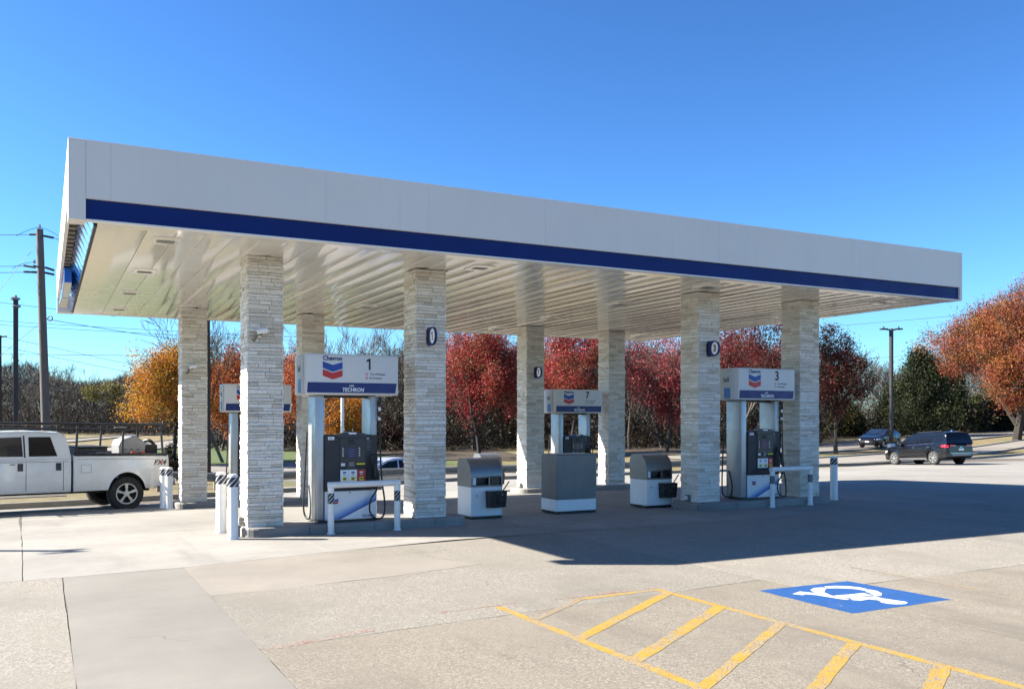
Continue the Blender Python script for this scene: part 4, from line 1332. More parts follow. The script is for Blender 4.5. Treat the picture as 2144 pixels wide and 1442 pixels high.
# white crew cab pickup: x forward, rear axle at x = 0, y to its left
def pickup(loc, heading):
    r = thing('pickup_truck', 'dusty white crew cab pickup with black pipe rack parked past the island', 'pickup', loc, heading)
    hwp = [(-1.12, .94), (-1.0, 1.0), (1.3, 1.0), (1.40, .985), (4.6, .99), (5.0, .93), (5.1, .85)]
    bed = Shell([(-1.15, 1.30), (1.36, 1.33)], [(-1.15, .60), (-.6, .52), (1.36, .50)], hwp, [(0, .42, .50)], -1.15, 1.36)
    cabs = Shell([(1.42, 1.28), (3.7, 1.27), (3.9, 1.22), (5.0, 1.14), (5.1, 1.05)], [(1.42, .50), (5.1, .50)], hwp, [(4.15, .42, .50)], 1.42, 5.1)
    bed.build(r, M['truck_white'], 60)
    cabs.build(r, M['truck_white'], 80, name='cab_body')
    MB().box(1.355, -.9, .5, 1.425, .9, 1.2).build('cab_gap', M['underbody'], r)
    cb = Cabin([(1.42, 1.28), (1.455, 1.52), (1.53, 1.78), (1.66, 1.86), (2.4, 1.885), (3.05, 1.87), (3.3, 1.80), (3.95, 1.26)], [(1.4, 1.28), (4, 1.27)], [(1.4, .955), (4, .965)], .20)
    cb.build(r, M['truck_white'])
    for sg in (1, -1):
        cb.side('rear_door_window', [(1.75, 1.325), (2.42, 1.325), (2.42, 1.76), (1.90, 1.76)], M['glass_dark'], r, sg)
        w_ = cb.side('front_door_window', [(2.56, 1.325), (3.62, 1.33), (3.20, 1.74), (2.58, 1.76)], M['glass_blue'], r, sg)
        cb.side('window_frame', [(2.50, 1.30), (2.535, 1.30), (2.545, 1.79), (2.51, 1.79)], M['black'], r, sg, .008)
        cb.side('vent_post', [(2.66, 1.33), (2.69, 1.33), (2.63, 1.75), (2.60, 1.75)], M['black'], w_, sg, .010) if False else None
        for x in (1.60, 2.485, 3.66):
            side_patch(cabs, 'door_seam', [(x, .54), (x + .012, .54), (x + .012, 1.25), (x, 1.25)], M['underbody'], r, sg, .003, 2, 8)
        side_patch(cabs, 'belt_crease', [(1.5, 1.195), (3.65, 1.195), (3.65, 1.203), (1.5, 1.203)], M['underbody'], r, sg, .002, 20, 1)
        side_patch(bed, 'bed_crease', [(-1.1, 1.215), (1.34, 1.24), (1.34, 1.247), (-1.1, 1.222)], M['underbody'], r, sg, .002, 20, 1)
        for x in (1.66, 2.56):
            side_patch(cabs, 'door_handle', [(x, 1.0), (x + .13, 1.0), (x + .13, 1.17), (x, 1.17)], M['blackgloss'], r, sg, .012)
        side_patch(cabs, 'key_strip', [(2.74, 1.14), (2.86, 1.14), (2.86, 1.16), (2.74, 1.16)], M['black'], r, sg, .006)
        fl = [(.92, .93), (1.18, .93), (1.18, 1.12), (.92, 1.12)]
        for (a, b, c, d) in ((.92, .93, 1.18, .938), (.92, 1.112, 1.18, 1.12), (.92, .93, .928, 1.12), (1.172, .93, 1.18, 1.12)):
            side_patch(bed, 'filler_seam', [(a, b), (c, b), (c, d), (a, d)], M['bracket'], r, sg, .003, 2, 2)
        # mudguard lip and rocker
        MB().box(1.5, sg * .93 - .04, .40, 3.55, sg * .93 + .04, .47).build('step_bar', M['chrome'] if sg > 0 else M['black'], r, bev=.02, seg=2)
        wheel(r, 0, sg * .86, .405, .27, 5, sg, .62)
        wheel(r, 4.15, sg * .86, .405, .27, 5, sg, .62)
        MB().box(-1.17, sg * .86 - .06, .80, -1.10, sg * .86 + .06, 1.18).build('tail_light', M['red_lens'], r, bev=.01)
        MB().box(3.45, sg * 1.0 - .02 + (0.0 if sg > 0 else -.14), 1.26, 3.53, sg * 1.0 + .02 + (.14 if sg > 0 else 0), 1.52).build('mirror', M['blackgloss'], r, bev=.02, seg=2)
        text_o = link('lettering', text_mesh('FX4', .16, M['ink_black'], .004, 1.25, .25), r, (-.88, sg * (bed.hw(-.9, 1.13) + .006), 1.13), (R(90), 0, R(180) if sg > 0 else 0))
        t2 = link('lettering', text_mesh('X', .15, M['ink_red'], .002, 1.3, .25), r, (-.89, sg * (bed.hw(-.9, 1.13) + .008), 1.13), (R(90), 0, R(180) if sg > 0 else 0))
    cb.top('windshield', 3.36, 3.90, M['glass_blue'], r, .9)
    cb.top('rear_window', 1.45, 1.52, M['glass_dark'], r, .7)
    MB().box(-1.38, -.92, .56, -1.16, .92, .74).build('rear_bumper', M['chrome'], r, bev=.03, seg=2)
    MB().box(-1.45, -.05, .46, -1.1, .05, .54).build('tow_hitch', M['black'], r)
    MB().box(5.05, -.9, .50, 5.22, .9, .80).build('front_bumper', M['chrome'], r, bev=.04, seg=2)
    MB().box(5.06, -.72, .82, 5.14, .72, 1.08).build('grille', M['darkmetal'], r, bev=.02)
    for sg in (1, -1): MB().box(4.98, sg * .82 - .1, .84, 5.12, sg * .82 + .1, 1.06).build('headlight', M['clear_lens'], r, bev=.02)
    MB().tube([(-1.1, -.35, .42), (4.6, -.35, .42)], .06, 8).build('frame_rail', M['underbody'], r)
    MB().tube([(0, -.8, .405), (0, .8, .405)], .07, 10).build('rear_axle', M['underbody'], r)
    # bed: a dark sheet on its closed top stands for the shade inside
    MB().box(-1.08, -.80, 1.3205, 1.3, .80, 1.325).build('bed_shade_sheet', M['underbody'], r)
    for sg in (1, -1): MB().tube([(-1.1, sg * .93, 1.325), (1.34, sg * .93, 1.35)], .035, 8).build('bed_rail', M['blackgloss'], r)
    return r
TRX, TRY = 1.74, 23.25
TH = math.pi + R(13)
tru = pickup((0, 0, 0), 0)
def place_truck():
    # near side of the rear wheel (the truck's left, +y) stands at TRX,TRY
    c, s_ = math.cos(TH), math.sin(TH)
    lx, ly = 0, 1.0
    ox = TRX - (lx * c - ly * s_); oy = TRY - (lx * s_ + ly * c)
    z0 = T(ox, oy)
    zf = T(ox + 4.15 * c, oy + 4.15 * s_)
    tru.location = (ox, oy, z0 - .005)
    tru.rotation_euler = (0, -math.atan2(zf - z0, 4.15), TH)
    return Matrix.Translation(tru.location) @ tru.rotation_euler.to_matrix().to_4x4()
TM = place_truck()
TSX = .87
for ch in tru.children:
    if ch.name.startswith('wheel'): ch.location.x *= TSX
    else:
        ch.scale.x *= TSX; ch.location.x *= TSX
def on_truck(o):
    o.scale = (TSX, 1, 1)
    o.location = tru.location; o.rotation_euler = tru.rotation_euler
    return o
rk = on_truck(thing('ladder_rack', 'black steel pipe rack over the white pickup', 'rack'))
for sg in (1, -1):
    y = sg * .90
    for x in (-1.0, .10, 1.28):
        MB().tube([(x, y, 1.34), (x + (.06 if x < 0 else -.04), y * .97, 2.04)], .030, 8).build('rack_post', M['darkmetal'], rk)
    MB().tube([(-1.02, y * .97, 2.05), (4.6, y * .97, 2.07)], .034, 8).build('rack_rail', M['darkmetal'], rk)
    MB().tube([(-.95, y * .97, 1.93), (4.4, y * .97, 1.95)], .022, 8).build('rack_rail', M['darkmetal'], rk)
    MB().tube([(4.55, y * .97, 2.06), (4.85, y * .97, 1.2)], .028, 8).build('rack_post', M['darkmetal'], rk)
for x in (-1.0, .10, 1.28, 2.4, 3.4, 4.55):
    MB().tube([(x, -.9, 2.06), (x, .9, 2.06)], .026, 8).build('rack_crossbar', M['darkmetal'], rk)
for sg in (1,):
    MB().box(.0, .84, 1.97, .30, .93, 2.0).build('clamp', M['galv'], rk)
mc = on_truck(thing('machine_cover', 'pale grey faceted machine cover standing in the pickup bed', 'machine'))
hood = [(-.55, 1.33), (-.10, 1.33), (.12, 1.34), (.13, 1.55), (.07, 1.68), (-.32, 1.80), (-.58, 1.62), (-.60, 1.48)]
M['pale_grey'] = pm('pale_grey_plastic', (.22, .225, .225), .5, var=.12, dirt=.25)
MB().prism(hood, .12, .72, 'y').build('shell', M['pale_grey'], mc, bev=.03, seg=2)
for k in range(3): MB().box(-.42 + .17 * k, .7205, 1.44, -.34 + .17 * k, .726, 1.46).build('vent_slot', M['black'], mc)
text_o = MB().box(-.40, .7205, 1.55, -.05, .724, 1.585).build('label_print', M['hood_grey'], mc)
tb = on_truck(thing('tool_box', 'low black tool box across the front of the pickup bed', 'tool box'))
MB().box(.42, -.7, 1.33, 1.22, .72, 1.50).build('box_body', M['blackgloss'], tb, bev=.02, seg=2)
MB().box(.40, -.72, 1.501, 1.24, .74, 1.53).build('lid', M['black'], tb, bev=.01)
MB().box(.45, .742, 1.36, .72, .746, 1.40).build('label_print', M['galv'], tb)
tw = on_truck(thing('work_gear', 'black work gear piled at the pickup tailgate', 'equipment'))
MB().box(-1.02, -.5, 1.33, -.66, .5, 1.56).build('gear_case', M['black'], tw, bev=.04, seg=2)
MB().tube(chain([(-1.0, .4, 1.5), (-.85, .3, 1.66), (-.7, .1, 1.6)]), .04, 8).build('gear_handle', M['black'], tw, smooth=True)
for i, x in enumerate((-.20, -.45)):
    rg = on_truck(thing('red_strap', 'small red ratchet strap %s on the pickup bed rail' % ('below the grey cover' if i == 0 else 'nearer the tailgate'), 'strap'))
    MB().box(x - .07, .84, 1.355, x + .07, .92, 1.40).build('strap_roll', pm('red_webbing', (.55, .05, .03), .6), rg, bev=.018, seg=2)
    MB().box(x - .02, .80, 1.36, x + .03, .84, 1.385).build('buckle', M['galv'], rg)

def saloon(kind, mat, loc, heading, name, label, cat):
    """passenger cars: x forward, rear axle at 0"""
    r = thing(name, label, cat, loc, heading)
    if kind == 'suv':
        wb, rad, hwid, ov = 2.73, .355, .915, (-.94, 3.66)
        top = [(-.94, .92), (-.86, 1.04), (-.3, 1.06), (1.2, 1.02), (2.3, .99), (2.6, 1.03), (3.3, .95), (3.56, .82), (3.66, .66)]
        bot = [(-.94, .42), (-.7, .34), (.4, .26), (2.3, .26), (3.3, .28), (3.66, .34)]
        roof = [(-.90, 1.04), (-.80, 1.40), (-.70, 1.60), (-.45, 1.66), (.8, 1.68), (1.35, 1.62), (1.70, 1.52), (2.62, 1.02)]
        belt = [(-.9, 1.05), (2.7, 1.0)]; tb = .22
        wins = [('quarter_window', [(-.66, 1.13), (-.12, 1.10), (-.02, 1.52), (-.56, 1.52)]), ('rear_door_glass', [(-.02, 1.10), (.28, 1.09), (.12, 1.5), (.07, 1.5)]), ('rear_door_window', [(.30, 1.09), (1.02, 1.06), (.98, 1.52), (.18, 1.52)]), ('front_door_window', [(1.09, 1.06), (2.25, 1.03), (1.66, 1.43), (1.05, 1.52)])]
        seams_ = (.02, 1.04, 2.10); rr = .66; sp = 7
        wsh = (1.78, 2.56); bgl = (-.84, -.60)
    else:
        wb, rad, hwid, ov = 2.77, .335, .91, (-1.08, 3.75)
        top = [(-1.08, .80), (-1.0, 1.0), (-.7, 1.06), (-.2, 1.03), (1.2, .97), (2.2, .93), (2.6, .97), (3.4, .84), (3.65, .72), (3.75, .56)]
        bot = [(-1.08, .38), (-.7, .26), (.4, .20), (2.3, .20), (3.3, .22), (3.75, .30)]
        roof = [(-.72, 1.05), (-.2, 1.27), (.25, 1.41), (.75, 1.45), (1.2, 1.43), (1.55, 1.35), (2.55, .97)]
        belt = [(-.8, 1.04), (2.7, .95)]; tb = .34
        wins = [('quarter_window', [(-.30, 1.08), (.08, 1.06), (.12, 1.30), (.02, 1.28)]), ('rear_door_window', [(.12, 1.05), (.98, 1.01), (.96, 1.36), (.26, 1.35)]), ('front_door_window', [(1.04, 1.01), (2.12, .98), (1.48, 1.30), (1.02, 1.36)])]
        seams_ = (.0, 1.01, 2.05); rr = .64; sp = 10
        wsh = (1.62, 2.48); bgl = (-.64, .12)
    x0, x1 = ov
    hwp = [(x0, hwid * .82), (x0 + .15, hwid * .95), (x0 + .5, hwid), (x1 - .7, hwid), (x1 - .25, hwid * .9), (x1, hwid * .70)]
    sh = Shell(top, bot, hwp, [(0, rad, rad + .055), (wb, rad, rad + .055)], x0, x1)
    sh.build(r, mat, 90)
    cb = Cabin(roof, belt, [(x0, hwid * .93), (0, hwid * .965), (2.6, hwid * .95)], tb)
    cb.build(r, mat)
    for sg in (1, -1):
        for nm, q in wins: cb.side(nm, q, M['glass_dark'], r, sg, .005)
        lo = [(w_[1][0][0], w_[1][0][1]) for w_ in wins]
        cb.side('chrome_strip', [(-.05, 1.075 if kind == 'suv' else 1.03), (wins[-1][1][1][0], wins[-1][1][1][1] - .03), (wins[-1][1][1][0], wins[-1][1][1][1] - .01), (-.05, 1.095 if kind == 'suv' else 1.05)], M['chrome'], r, sg, .008, 10, 1)
        for x in seams_: side_patch(sh, 'door_seam', [(x, .36), (x + .01, .36), (x + .01, .98), (x, .98)], M['underbody'], r, sg, .003, 1, 6)
        for x in (.20, 1.20): side_patch(sh, 'door_handle', [(x, .885), (x + .17, .885), (x + .17, .915), (x, .915)], M['chrome'], r, sg, .02)
        side_patch(sh, 'rocker_trim', [(.42, .27), (wb - .42, .27), (wb - .42, .36), (.42, .36)], M['hood_grey'], r, sg, .008, 10, 2)
        wheel(r, 0, sg * (hwid - .12), rad, .22, sp, sg, rr); wheel(r, wb, sg * (hwid - .12), rad, .22, sp, sg, rr)
        MB().box(2.02, sg * (hwid + .07) - .08, 1.0 if kind == 'suv' else .96, 2.14, sg * (hwid + .07) + .08, 1.13 if kind == 'suv' else 1.08).build('mirror', mat, r, bev=.03, seg=2)
        side_patch(sh, 'tail_light', [(x0 + .02, .84 if kind == 'suv' else .84), (x0 + .40, .88), (x0 + .36, .99), (x0 + .04, .99 if kind == 'suv' else .97)], M['red_lens'], r, sg, .008, 6, 3)
        side_patch(sh, 'headlight', [(x1 - .42, .70), (x1 - .05, .62), (x1 - .06, .70), (x1 - .42, .80)], M['clear_lens'], r, sg, .008, 6, 3)
        MB().box(x0 - .012, sg * .52 - .20, .90 if kind == 'suv' else .84, x0 + .02, sg * .52 + .16, .985 if kind == 'suv' else .95).build('tail_light', M['red_lens'], r, bev=.008)
    cb.top('windshield', wsh[0], wsh[1], M['glass_blue'], r, .92)
    cb.top('rear_window', bgl[0], bgl[1], M['glass_dark'], r, .88)
    MB().box(x0 - .03, -.62, .42, x0 + .05, .62, .56).build('rear_bumper', M['hood_grey'] if kind == 'suv' else mat, r, bev=.02, seg=2)
    MB().box(x0 - .045, -.72, .555, x0 + .02, .72, .585).build('bumper_trim', M['chrome'], r, bev=.008)
    MB().box(x0 - .022, -.16, .70, x0 + .002, .16, .80).build('number_plate', M['ink_white'], r)
    MB().box(x0 - .02, -.06, .86, x0 - .004, .06, .885).build('badge', M['chrome'], r)
    MB().box(x1 - .06, -.55, .40, x1 + .012, .55, .60).build('grille', M['darkmetal'], r, bev=.02)
    MB().box(x1 - .01, -.15, .44, x1 + .02, .15, .54).build('number_plate', M['ink_white'], r)
    if kind == 'suv':
        for sg in (1, -1): MB().tube([(-.35, sg * .62, 1.70), (1.3, sg * .62, 1.68)], .015, 6).build('roof_rail', M['darkmetal'], r)
        MB().add([(-.45, -.02, 1.66), (-.25, -.02, 1.67), (-.42, 0, 1.76), (-.45, .02, 1.66), (-.25, .02, 1.67)], [(0, 1, 2), (3, 2, 4), (0, 2, 3), (1, 4, 2)]).build('antenna_fin', M['chrome'], r)
    return r
hd = R(81.5)
wx, wy = at(1957, .0243)                 # where the near rear wheel stands
ox, oy = wx + math.sin(hd) * .80, wy - math.cos(hd) * .80
fx, fy = ox + 2.73 * math.cos(hd), oy + 2.73 * math.sin(hd)
sv = saloon('suv', M['car_black'], (ox, oy, T(ox, oy)), 0, 'suv', 'black family SUV seen from behind on the driveway', 'car')
sv.rotation_euler = (0, -math.atan2(T(fx, fy) - T(ox, oy), 2.73), hd)
x, y = at(1856, .0385)
saloon('sedan', M['car_navy'], (x, y, T(x, y) + .02), math.pi + R(18), 'sedan', 'dark sedan passing behind the tall light pole', 'car')
x, y = at(858, .0208)
saloon('sedan', M['car_silver'], (x, y, T(x, y) + .02), math.pi + R(8), 'sedan', 'silver car half hidden by the guard rail beside pump', 'car')

# ------------------------------------------------------------------ guard rail, fence, poles and wires
gr = thing('guard_rail', 'galvanised steel guard rail behind the back islands', 'guard rail', (0, 0, 0))
GY = 33.0
wprof = [(0, -.155), (-.05, -.13), (-.083, -.09), (-.083, -.06), (-.02, -.02), (-.02, .02), (-.083, .06), (-.083, .09), (-.05, .13), (0, .155)]
x = 1.5; k = 0
while x < 29:
    x2 = x + 3.81
    za, zb_ = T(x, GY) + .55, T(x2, GY) + .55
    m = MB()
    m.grid(lambda i, j: ((x, x2)[i], GY + wprof[j][0], (za, zb_)[i] + wprof[j][1]), 1, len(wprof) - 1)
    m.grid(lambda i, j: ((x, x2)[i], GY + wprof[j][0] + .004, (za, zb_)[i] + wprof[j][1]), 1, len(wprof) - 1)
    m.build('rail_beam', M['galv'], gr)
    for xx in (x + .1, x + 2.0):
        zz = T(xx, GY)
        MB().box(xx - .07, GY + .02, zz - .1, xx + .07, GY + .20, zz + .72).build('rail_post', M['bracket'], gr)
    x = x2 - .02; k += 1
fe = thing('rail_fence', 'dark pipe rail fence at the top of the grass bank', 'fence', (0, 0, 0))
P = [(13.0, 90), (15.2, 95), (19.4, 104), (25, 115), (31, 126)]
pts = []
for a, b in zip(P, P[1:]):
    for i in range(3): pts.append((a[0] + (b[0] - a[0]) * i / 3, a[1] + (b[1] - a[1]) * i / 3))
for (x, y) in pts: MB().box(x - .09, y - .09, T(x, y) - .1, x + .09, y + .09, T(x, y) + 1.15).build('fence_post', M['darkmetal'], fe)
for h in (.45, 1.05):
    MB().tube([(x, y, T(x, y) + h) for x, y in pts], .085, 6).build('fence_rail', M['darkmetal'], fe)

def at3(px, py, k):
    x, y = at(px, k)
    return (x, y, CAMZ + (875.0 - py) * k)
def wood(name, c):
    t = NT(name); co = t.co()
    mp = t.n('Mapping'); mp.inputs['Scale'].default_value = (9, 9, .8); t.l(co, mp.inputs['Vector'])
    n = t.noise(4, 6, .7, mp.outputs[0])
    t.base(t.ramp(n, [(.3, tuple(v * .55 for v in c)), (.6, c), (.8, tuple(v * 1.3 for v in c))])); t.rough(.9)
    t.bump(n, .5, .02)
    return t.m
M['pole_wood'] = wood('pole_wood', (.13, .115, .105))
M['pole_dark'] = wood('dark_pole_wood', (.05, .042, .036))
M['porcelain'] = pm('porcelain', (.25, .27, .28), .25, var=.1)
up = thing('utility_pole', 'weathered wooden utility pole leaning left of the canopy', 'utility pole')
b0 = Vector(at3(99, 985, .0195)); t0 = Vector(at3(83, 480, .0195))
MB().tube([b0 + (t0 - b0) * i / 8 for i in range(9)], [.19 - .055 * i / 8 for i in range(9)], 14).build('pole', M['pole_wood'], up, smooth=True)
def insul(p, parent, sc=1.0):
    p = Vector(p)
    MB().lathe([(.02, 0), (.05, .02), (.03, .05), (.065, .08), (.03, .11), (.05, .14), (.0, .17)], 10, 'z', p).build('insulator', M['porcelain'], parent, smooth=True)
insul(at3(83, 478, .0195), up)
insul(at3(72, 552, .0193), up)
MB().tube([at3(70, 556, .0193), at3(84, 560, .0195)], .035, 8).build('insulator_arm', M['darkmetal'], up)
for (a, b) in (((62, 491), (80, 491)), ((92, 494), (112, 498)), ((50, 556), (74, 560)), ((50, 569), (78, 570)), ((95, 560), (113, 566)), ((95, 571), (113, 575))):
    MB().tube([at3(*a, .0195), at3(*b, .0195)], .045, 8).build('strain_insulator', M['darkmetal'], up)
MB().tube(chain([at3(99, 667, .0193), at3(106, 661, .019), at3(110, 668, .019), at3(104, 672, .0191), at3(98, 668, .0193)]), .02, 6).build('cable_coil', M['darkmetal'], up)

def lamp_post(px, ytop, k, label, heads, rad=.075, zb_=None):
    r = thing('light_pole', label, 'light pole', (0, 0, 0), 0, 'dark parking lot light poles')
    x, y = at(px, k); z0 = T(x, y); z1 = CAMZ + (875 - ytop) * k
    r.location = (x, y, z0)
    H = z1 - z0
    MB().lathe([(.28, -.2), (.28, .55), (.24, .60)], 16).build('concrete_base', M['white_trim'] if k > .03 else M['kerb'], r, smooth=True)
    MB().box(-rad, -rad, .6, rad, rad, H).build('pole', M['darkmetal'], r, bev=.01)
    return r, H
M['darkbronze'] = M['darkmetal']
r, H = lamp_post(1866, 688, .035, 'tall dark light pole with two lamp heads beyond the forecourt', 2, .11)
for sg in (1, -1):
    a = math.cos(HEAD) * sg, -math.sin(HEAD) * sg
    MB().tube([(0, 0, H - .12), (a[0] * .35, a[1] * .35, H - .06)], .05, 8).build('lamp_arm', M['darkmetal'], r)
    m = MB()
    n_ = (-a[1], a[0])
    q = [(.25, .10), (.45, .17), (.80, .14), (.86, .0)]
    ring = [(u, v) for u, v in q] + [(u, -v) for u, v in q[::-1]]
    m.prism([(a[0] * u + n_[0] * v, a[1] * u + n_[1] * v) for u, v in ring], H - .08, H + .02, 'z')
    m.build('lamp_head', M['darkmetal'], r, bev=.02)
    MB().tube([(a[0] * .55, a[1] * .55, H + .02), (a[0] * .55, a[1] * .55, H + .16)], .05, 8).build('photocell', M['darkmetal'], r)
r, H = lamp_post(33, 626, .018, 'black light pole with stacked disc lamps left of the utility pole', 2, .085)
for k, (dz, w_) in enumerate(((-.02, .17), (-.30, .15))):
    MB().lathe([(.05, H + dz - .05), (w_, H + dz), (w_, H + dz + .06), (.06, H + dz + .10)], 14, 'z', (0.02 * (1 if k else -1), 0, 0)).build('lamp_head', M['hood_grey'], r, smooth=True)
MB().lathe([(.05, H + .06), (.03, H + .14), (0, H + .15)], 10).build('pole_cap', M['darkmetal'], r, smooth=True)
r = thing('light_pole', 'light pole past the left edge that throws its shadow across the pad', 'light pole', (-8.25, 18.85, T(-8.2, 18.8)), 0, 'dark parking lot light poles')
MB().box(-.06, -.06, 0, .06, .06, 7.0).build('pole', M['darkmetal'], r, bev=.01)
for sg in (1, -1):
    MB().box(-.36, sg * .12 - .05, 6.93, .20, sg * .12 + .05, 6.99).build('lamp_head', M['darkmetal'], r, bev=.02)
MB().box(-.03, -.12, 6.95, .03, .12, 6.98).build('lamp_arm', M['darkmetal'], r)
p2 = thing('utility_pole', 'dark slim wooden pole seen right of the column behind the pickup', 'utility pole')
MB().tube([at3(437, 1000, .021), at3(436, 668, .021)], [.10, .075], 10).build('pole', M['pole_dark'], p2, smooth=True)
p3 = thing('utility_pole', 'dark pole cut by the left edge of the view', 'utility pole')
MB().tube([at3(0, 960, .03), at3(0, 702, .03)], [.11, .09], 10).build('pole', M['pole_dark'], p3, smooth=True)
MB().tube([at3(-12, 706, .03), at3(14, 704, .03)], .05, 8).build('crossarm', M['pole_dark'], p3)
wp = thing('sign_post', 'slim white post beyond the road behind pump sign', 'post')
MB().lathe([(.12, -.2), (.10, 6.0)], 12).build('pole', M['white_trim'], wp, smooth=True)
x, y = at(717, .03); wp.location = (x, y, T(x, y))
MB().box(-.6, -.05, 6.0, .6, .05, 6.5).build('sign_plate', M['galv'], wp)

M['wire'] = pm('cable', (.02, .02, .022), .6, var=.1)
def wire(label, a, b, sag=.25, rad=.011, name='power_line', mid=None):
    A, B = Vector(at3(*a)), Vector(at3(*b))
    pts = []
    for i in range(17):
        t = i / 16
        p = A.lerp(B, t); p.z -= sag * 4 * t * (1 - t)
        pts.append(p)
    o = MB().tube(pts, rad, 5).build(name, M['wire'], None, smooth=True)
    return tag(o, label, 'cable', 'overhead cables round the utility pole')
wire('topmost cable reaching the leaning pole from the left', (-1500, 500, .017), (62, 491, .0195), .1, .012)
wire('cable leaving the top of the leaning pole behind the canopy', (112, 498, .0195), (700, 640, .024), .4, .012)
wire('jumper cable arched over the top of the leaning pole', (34, 494, .0190), (83, 476, .0195), -.05, .010)
wire('jumper cable falling right from the top of the leaning pole', (83, 476, .0195), (122, 494, .0198), -.04, .010)
wire('upper of the middle cables left of the leaning pole', (-1500, 566, .017), (52, 557, .0195), .08, .012)
wire('lower of the middle cables left of the leaning pole', (-1500, 578, .017), (52, 570, .0195), .08, .012)
wire('jumper cable arched over the middle insulator', (26, 562, .019), (72, 549, .0193), -.06, .010)
wire('thin guy cable slanting down from the upper pole to the left', (76, 513, .0195), (-230, 890, .0175), 0, .009)
wire('thin guy cable slanting down from the lower pole to the left', (80, 680, .0195), (-180, 890, .0175), 0, .009)
wire('cable crossing behind the pole below the canopy corner', (-1500, 420, .02), (240, 662, .026), .2, .011)
wire('upper of three cables running right below the canopy', (-1500, 560, .02), (640, 706, .04), .3, .013)
wire('middle of three cables running right below the canopy', (-1500, 568, .02), (640, 714, .04), .3, .013)
wire('lowest of three cables running right below the canopy', (97, 668, .0195), (640, 728, .04), .35, .013)
wire('long cable sagging across the low sky to the orange tree', (-1200, 720, .04), (420, 745, .05), .15, .022)
wire('cable descending rightwards over the leafless woods', (-1200, 430, .022), (330, 775, .05), .1, .018)
wire('lower cable descending rightwards over the leafless woods', (-1200, 470, .022), (300, 785, .05), .1, .018)
wire('dark cable sloping low across the thicket behind the pickup', (-1000, 610, .024), (290, 838, .045), .1, .022)
wire('faint cable high behind the right end of the canopy', (1640, 690, .06), (2300, 630, .05), .2, .02)
wire('faint low cable behind the tall light pole', (1700, 758, .08), (2300, 710, .07), .2, .026)

# ------------------------------------------------------------------ trees
def bark(name, c):
    t = NT(name); co = t.co()
    n = t.noise(7, 6, .7, co)
    rnd = t.n('ObjectInfo').outputs['Random']
    col = t.ramp(n, [(.3, tuple(v * .6 for v in c)), (.7, tuple(v * 1.35 for v in c))])
    col = t.mix(col, t.gray(rnd, .7, 1.25, 0, 1), 1.0, 'MULTIPLY')
    t.base(col); t.rough(.92)
    return t.m
M['bark'] = bark('grey_bark', (.085, .074, .064))
M['bark_dark'] = bark('dark_bark', (.036, .030, .025))
def leaf_mat(name):
    t = NT(name)
    at_ = t.n('Attribute'); at_.attribute_name = 'leafcol'
    col = at_.outputs['Color']
    t.base(col); t.rough(.6); t.set(Specular_IOR_Level=.3)
    tr = t.n('BsdfTranslucent'); t.l(col, tr.inputs['Color'])
    mx = t.n('MixShader'); mx.inputs[0].default_value = .38
    t.l(t.b.outputs[0], mx.inputs[1]); t.l(tr.outputs[0], mx.inputs[2]); t.l(mx.outputs[0], t.out.inputs['Surface'])
    return t.m
M['leaf'] = leaf_mat('leaves')

def branches(rng, height, spread=.55, levels=5, kids=(5, 4, 4, 3, 3), r0=.16, lean=0.0, first=.25, minr=.010, up_=.35):
    """recursive limbs: returns MB and twig tips"""
    m = MB(); tips = []
    def grow(p, d, L, r, lv):
        n = 3 if lv < 2 else 2
        pts = [p]; rad = [r]; q = p.copy(); dd = d.copy()
        for i in range(n):
            dd = (dd + Vector((rng.gauss(0, .16), rng.gauss(0, .16), rng.gauss(0, .10) + up_ * .12))).normalized()
            q = q + dd * (L / n)
            pts.append(q.copy()); rad.append(max(minr, r * (1 - .62 * (i + 1) / n)))
        m.tube(pts, rad, 6 if lv == 0 else (4 if lv == 1 else 3), cap=False)
        if lv >= levels - 1:
            tips.append((q.copy(), dd.copy())); return
        kn = kids[lv]
        for c in range(kn):
            t = (first if lv == 0 else .25) + (1 - (first if lv == 0 else .25)) * (c + rng.random()) / kn
            t = min(t, .98)
            i = min(n - 1, int(t * n)); f = t * n - i
            b = pts[i].lerp(pts[i + 1], f); rb = rad[i] * (1 - f) + rad[i + 1] * f
            a = rng.uniform(0, 2 * math.pi)
            side = Vector((math.cos(a), math.sin(a), 0))
            side = (side - dd * side.dot(dd))
            if side.length < .1: side = Vector((1, 0, 0))
            side.normalize()
            s = spread * rng.uniform(.75, 1.3)
            nd = (dd * math.cos(s) + side * math.sin(s) + Vector((0, 0, up_ * .35))).normalized()
            grow(b, nd, L * rng.uniform(.45, .68) * (1.0 if lv else .95), max(minr, rb * .62), lv + 1)
        tips.append((q.copy(), dd.copy()))
    grow(Vector((0, 0, -.2)), Vector((lean, rng.uniform(-.05, .05), 1)).normalized(), height * .62, r0, 0)
    return m, tips

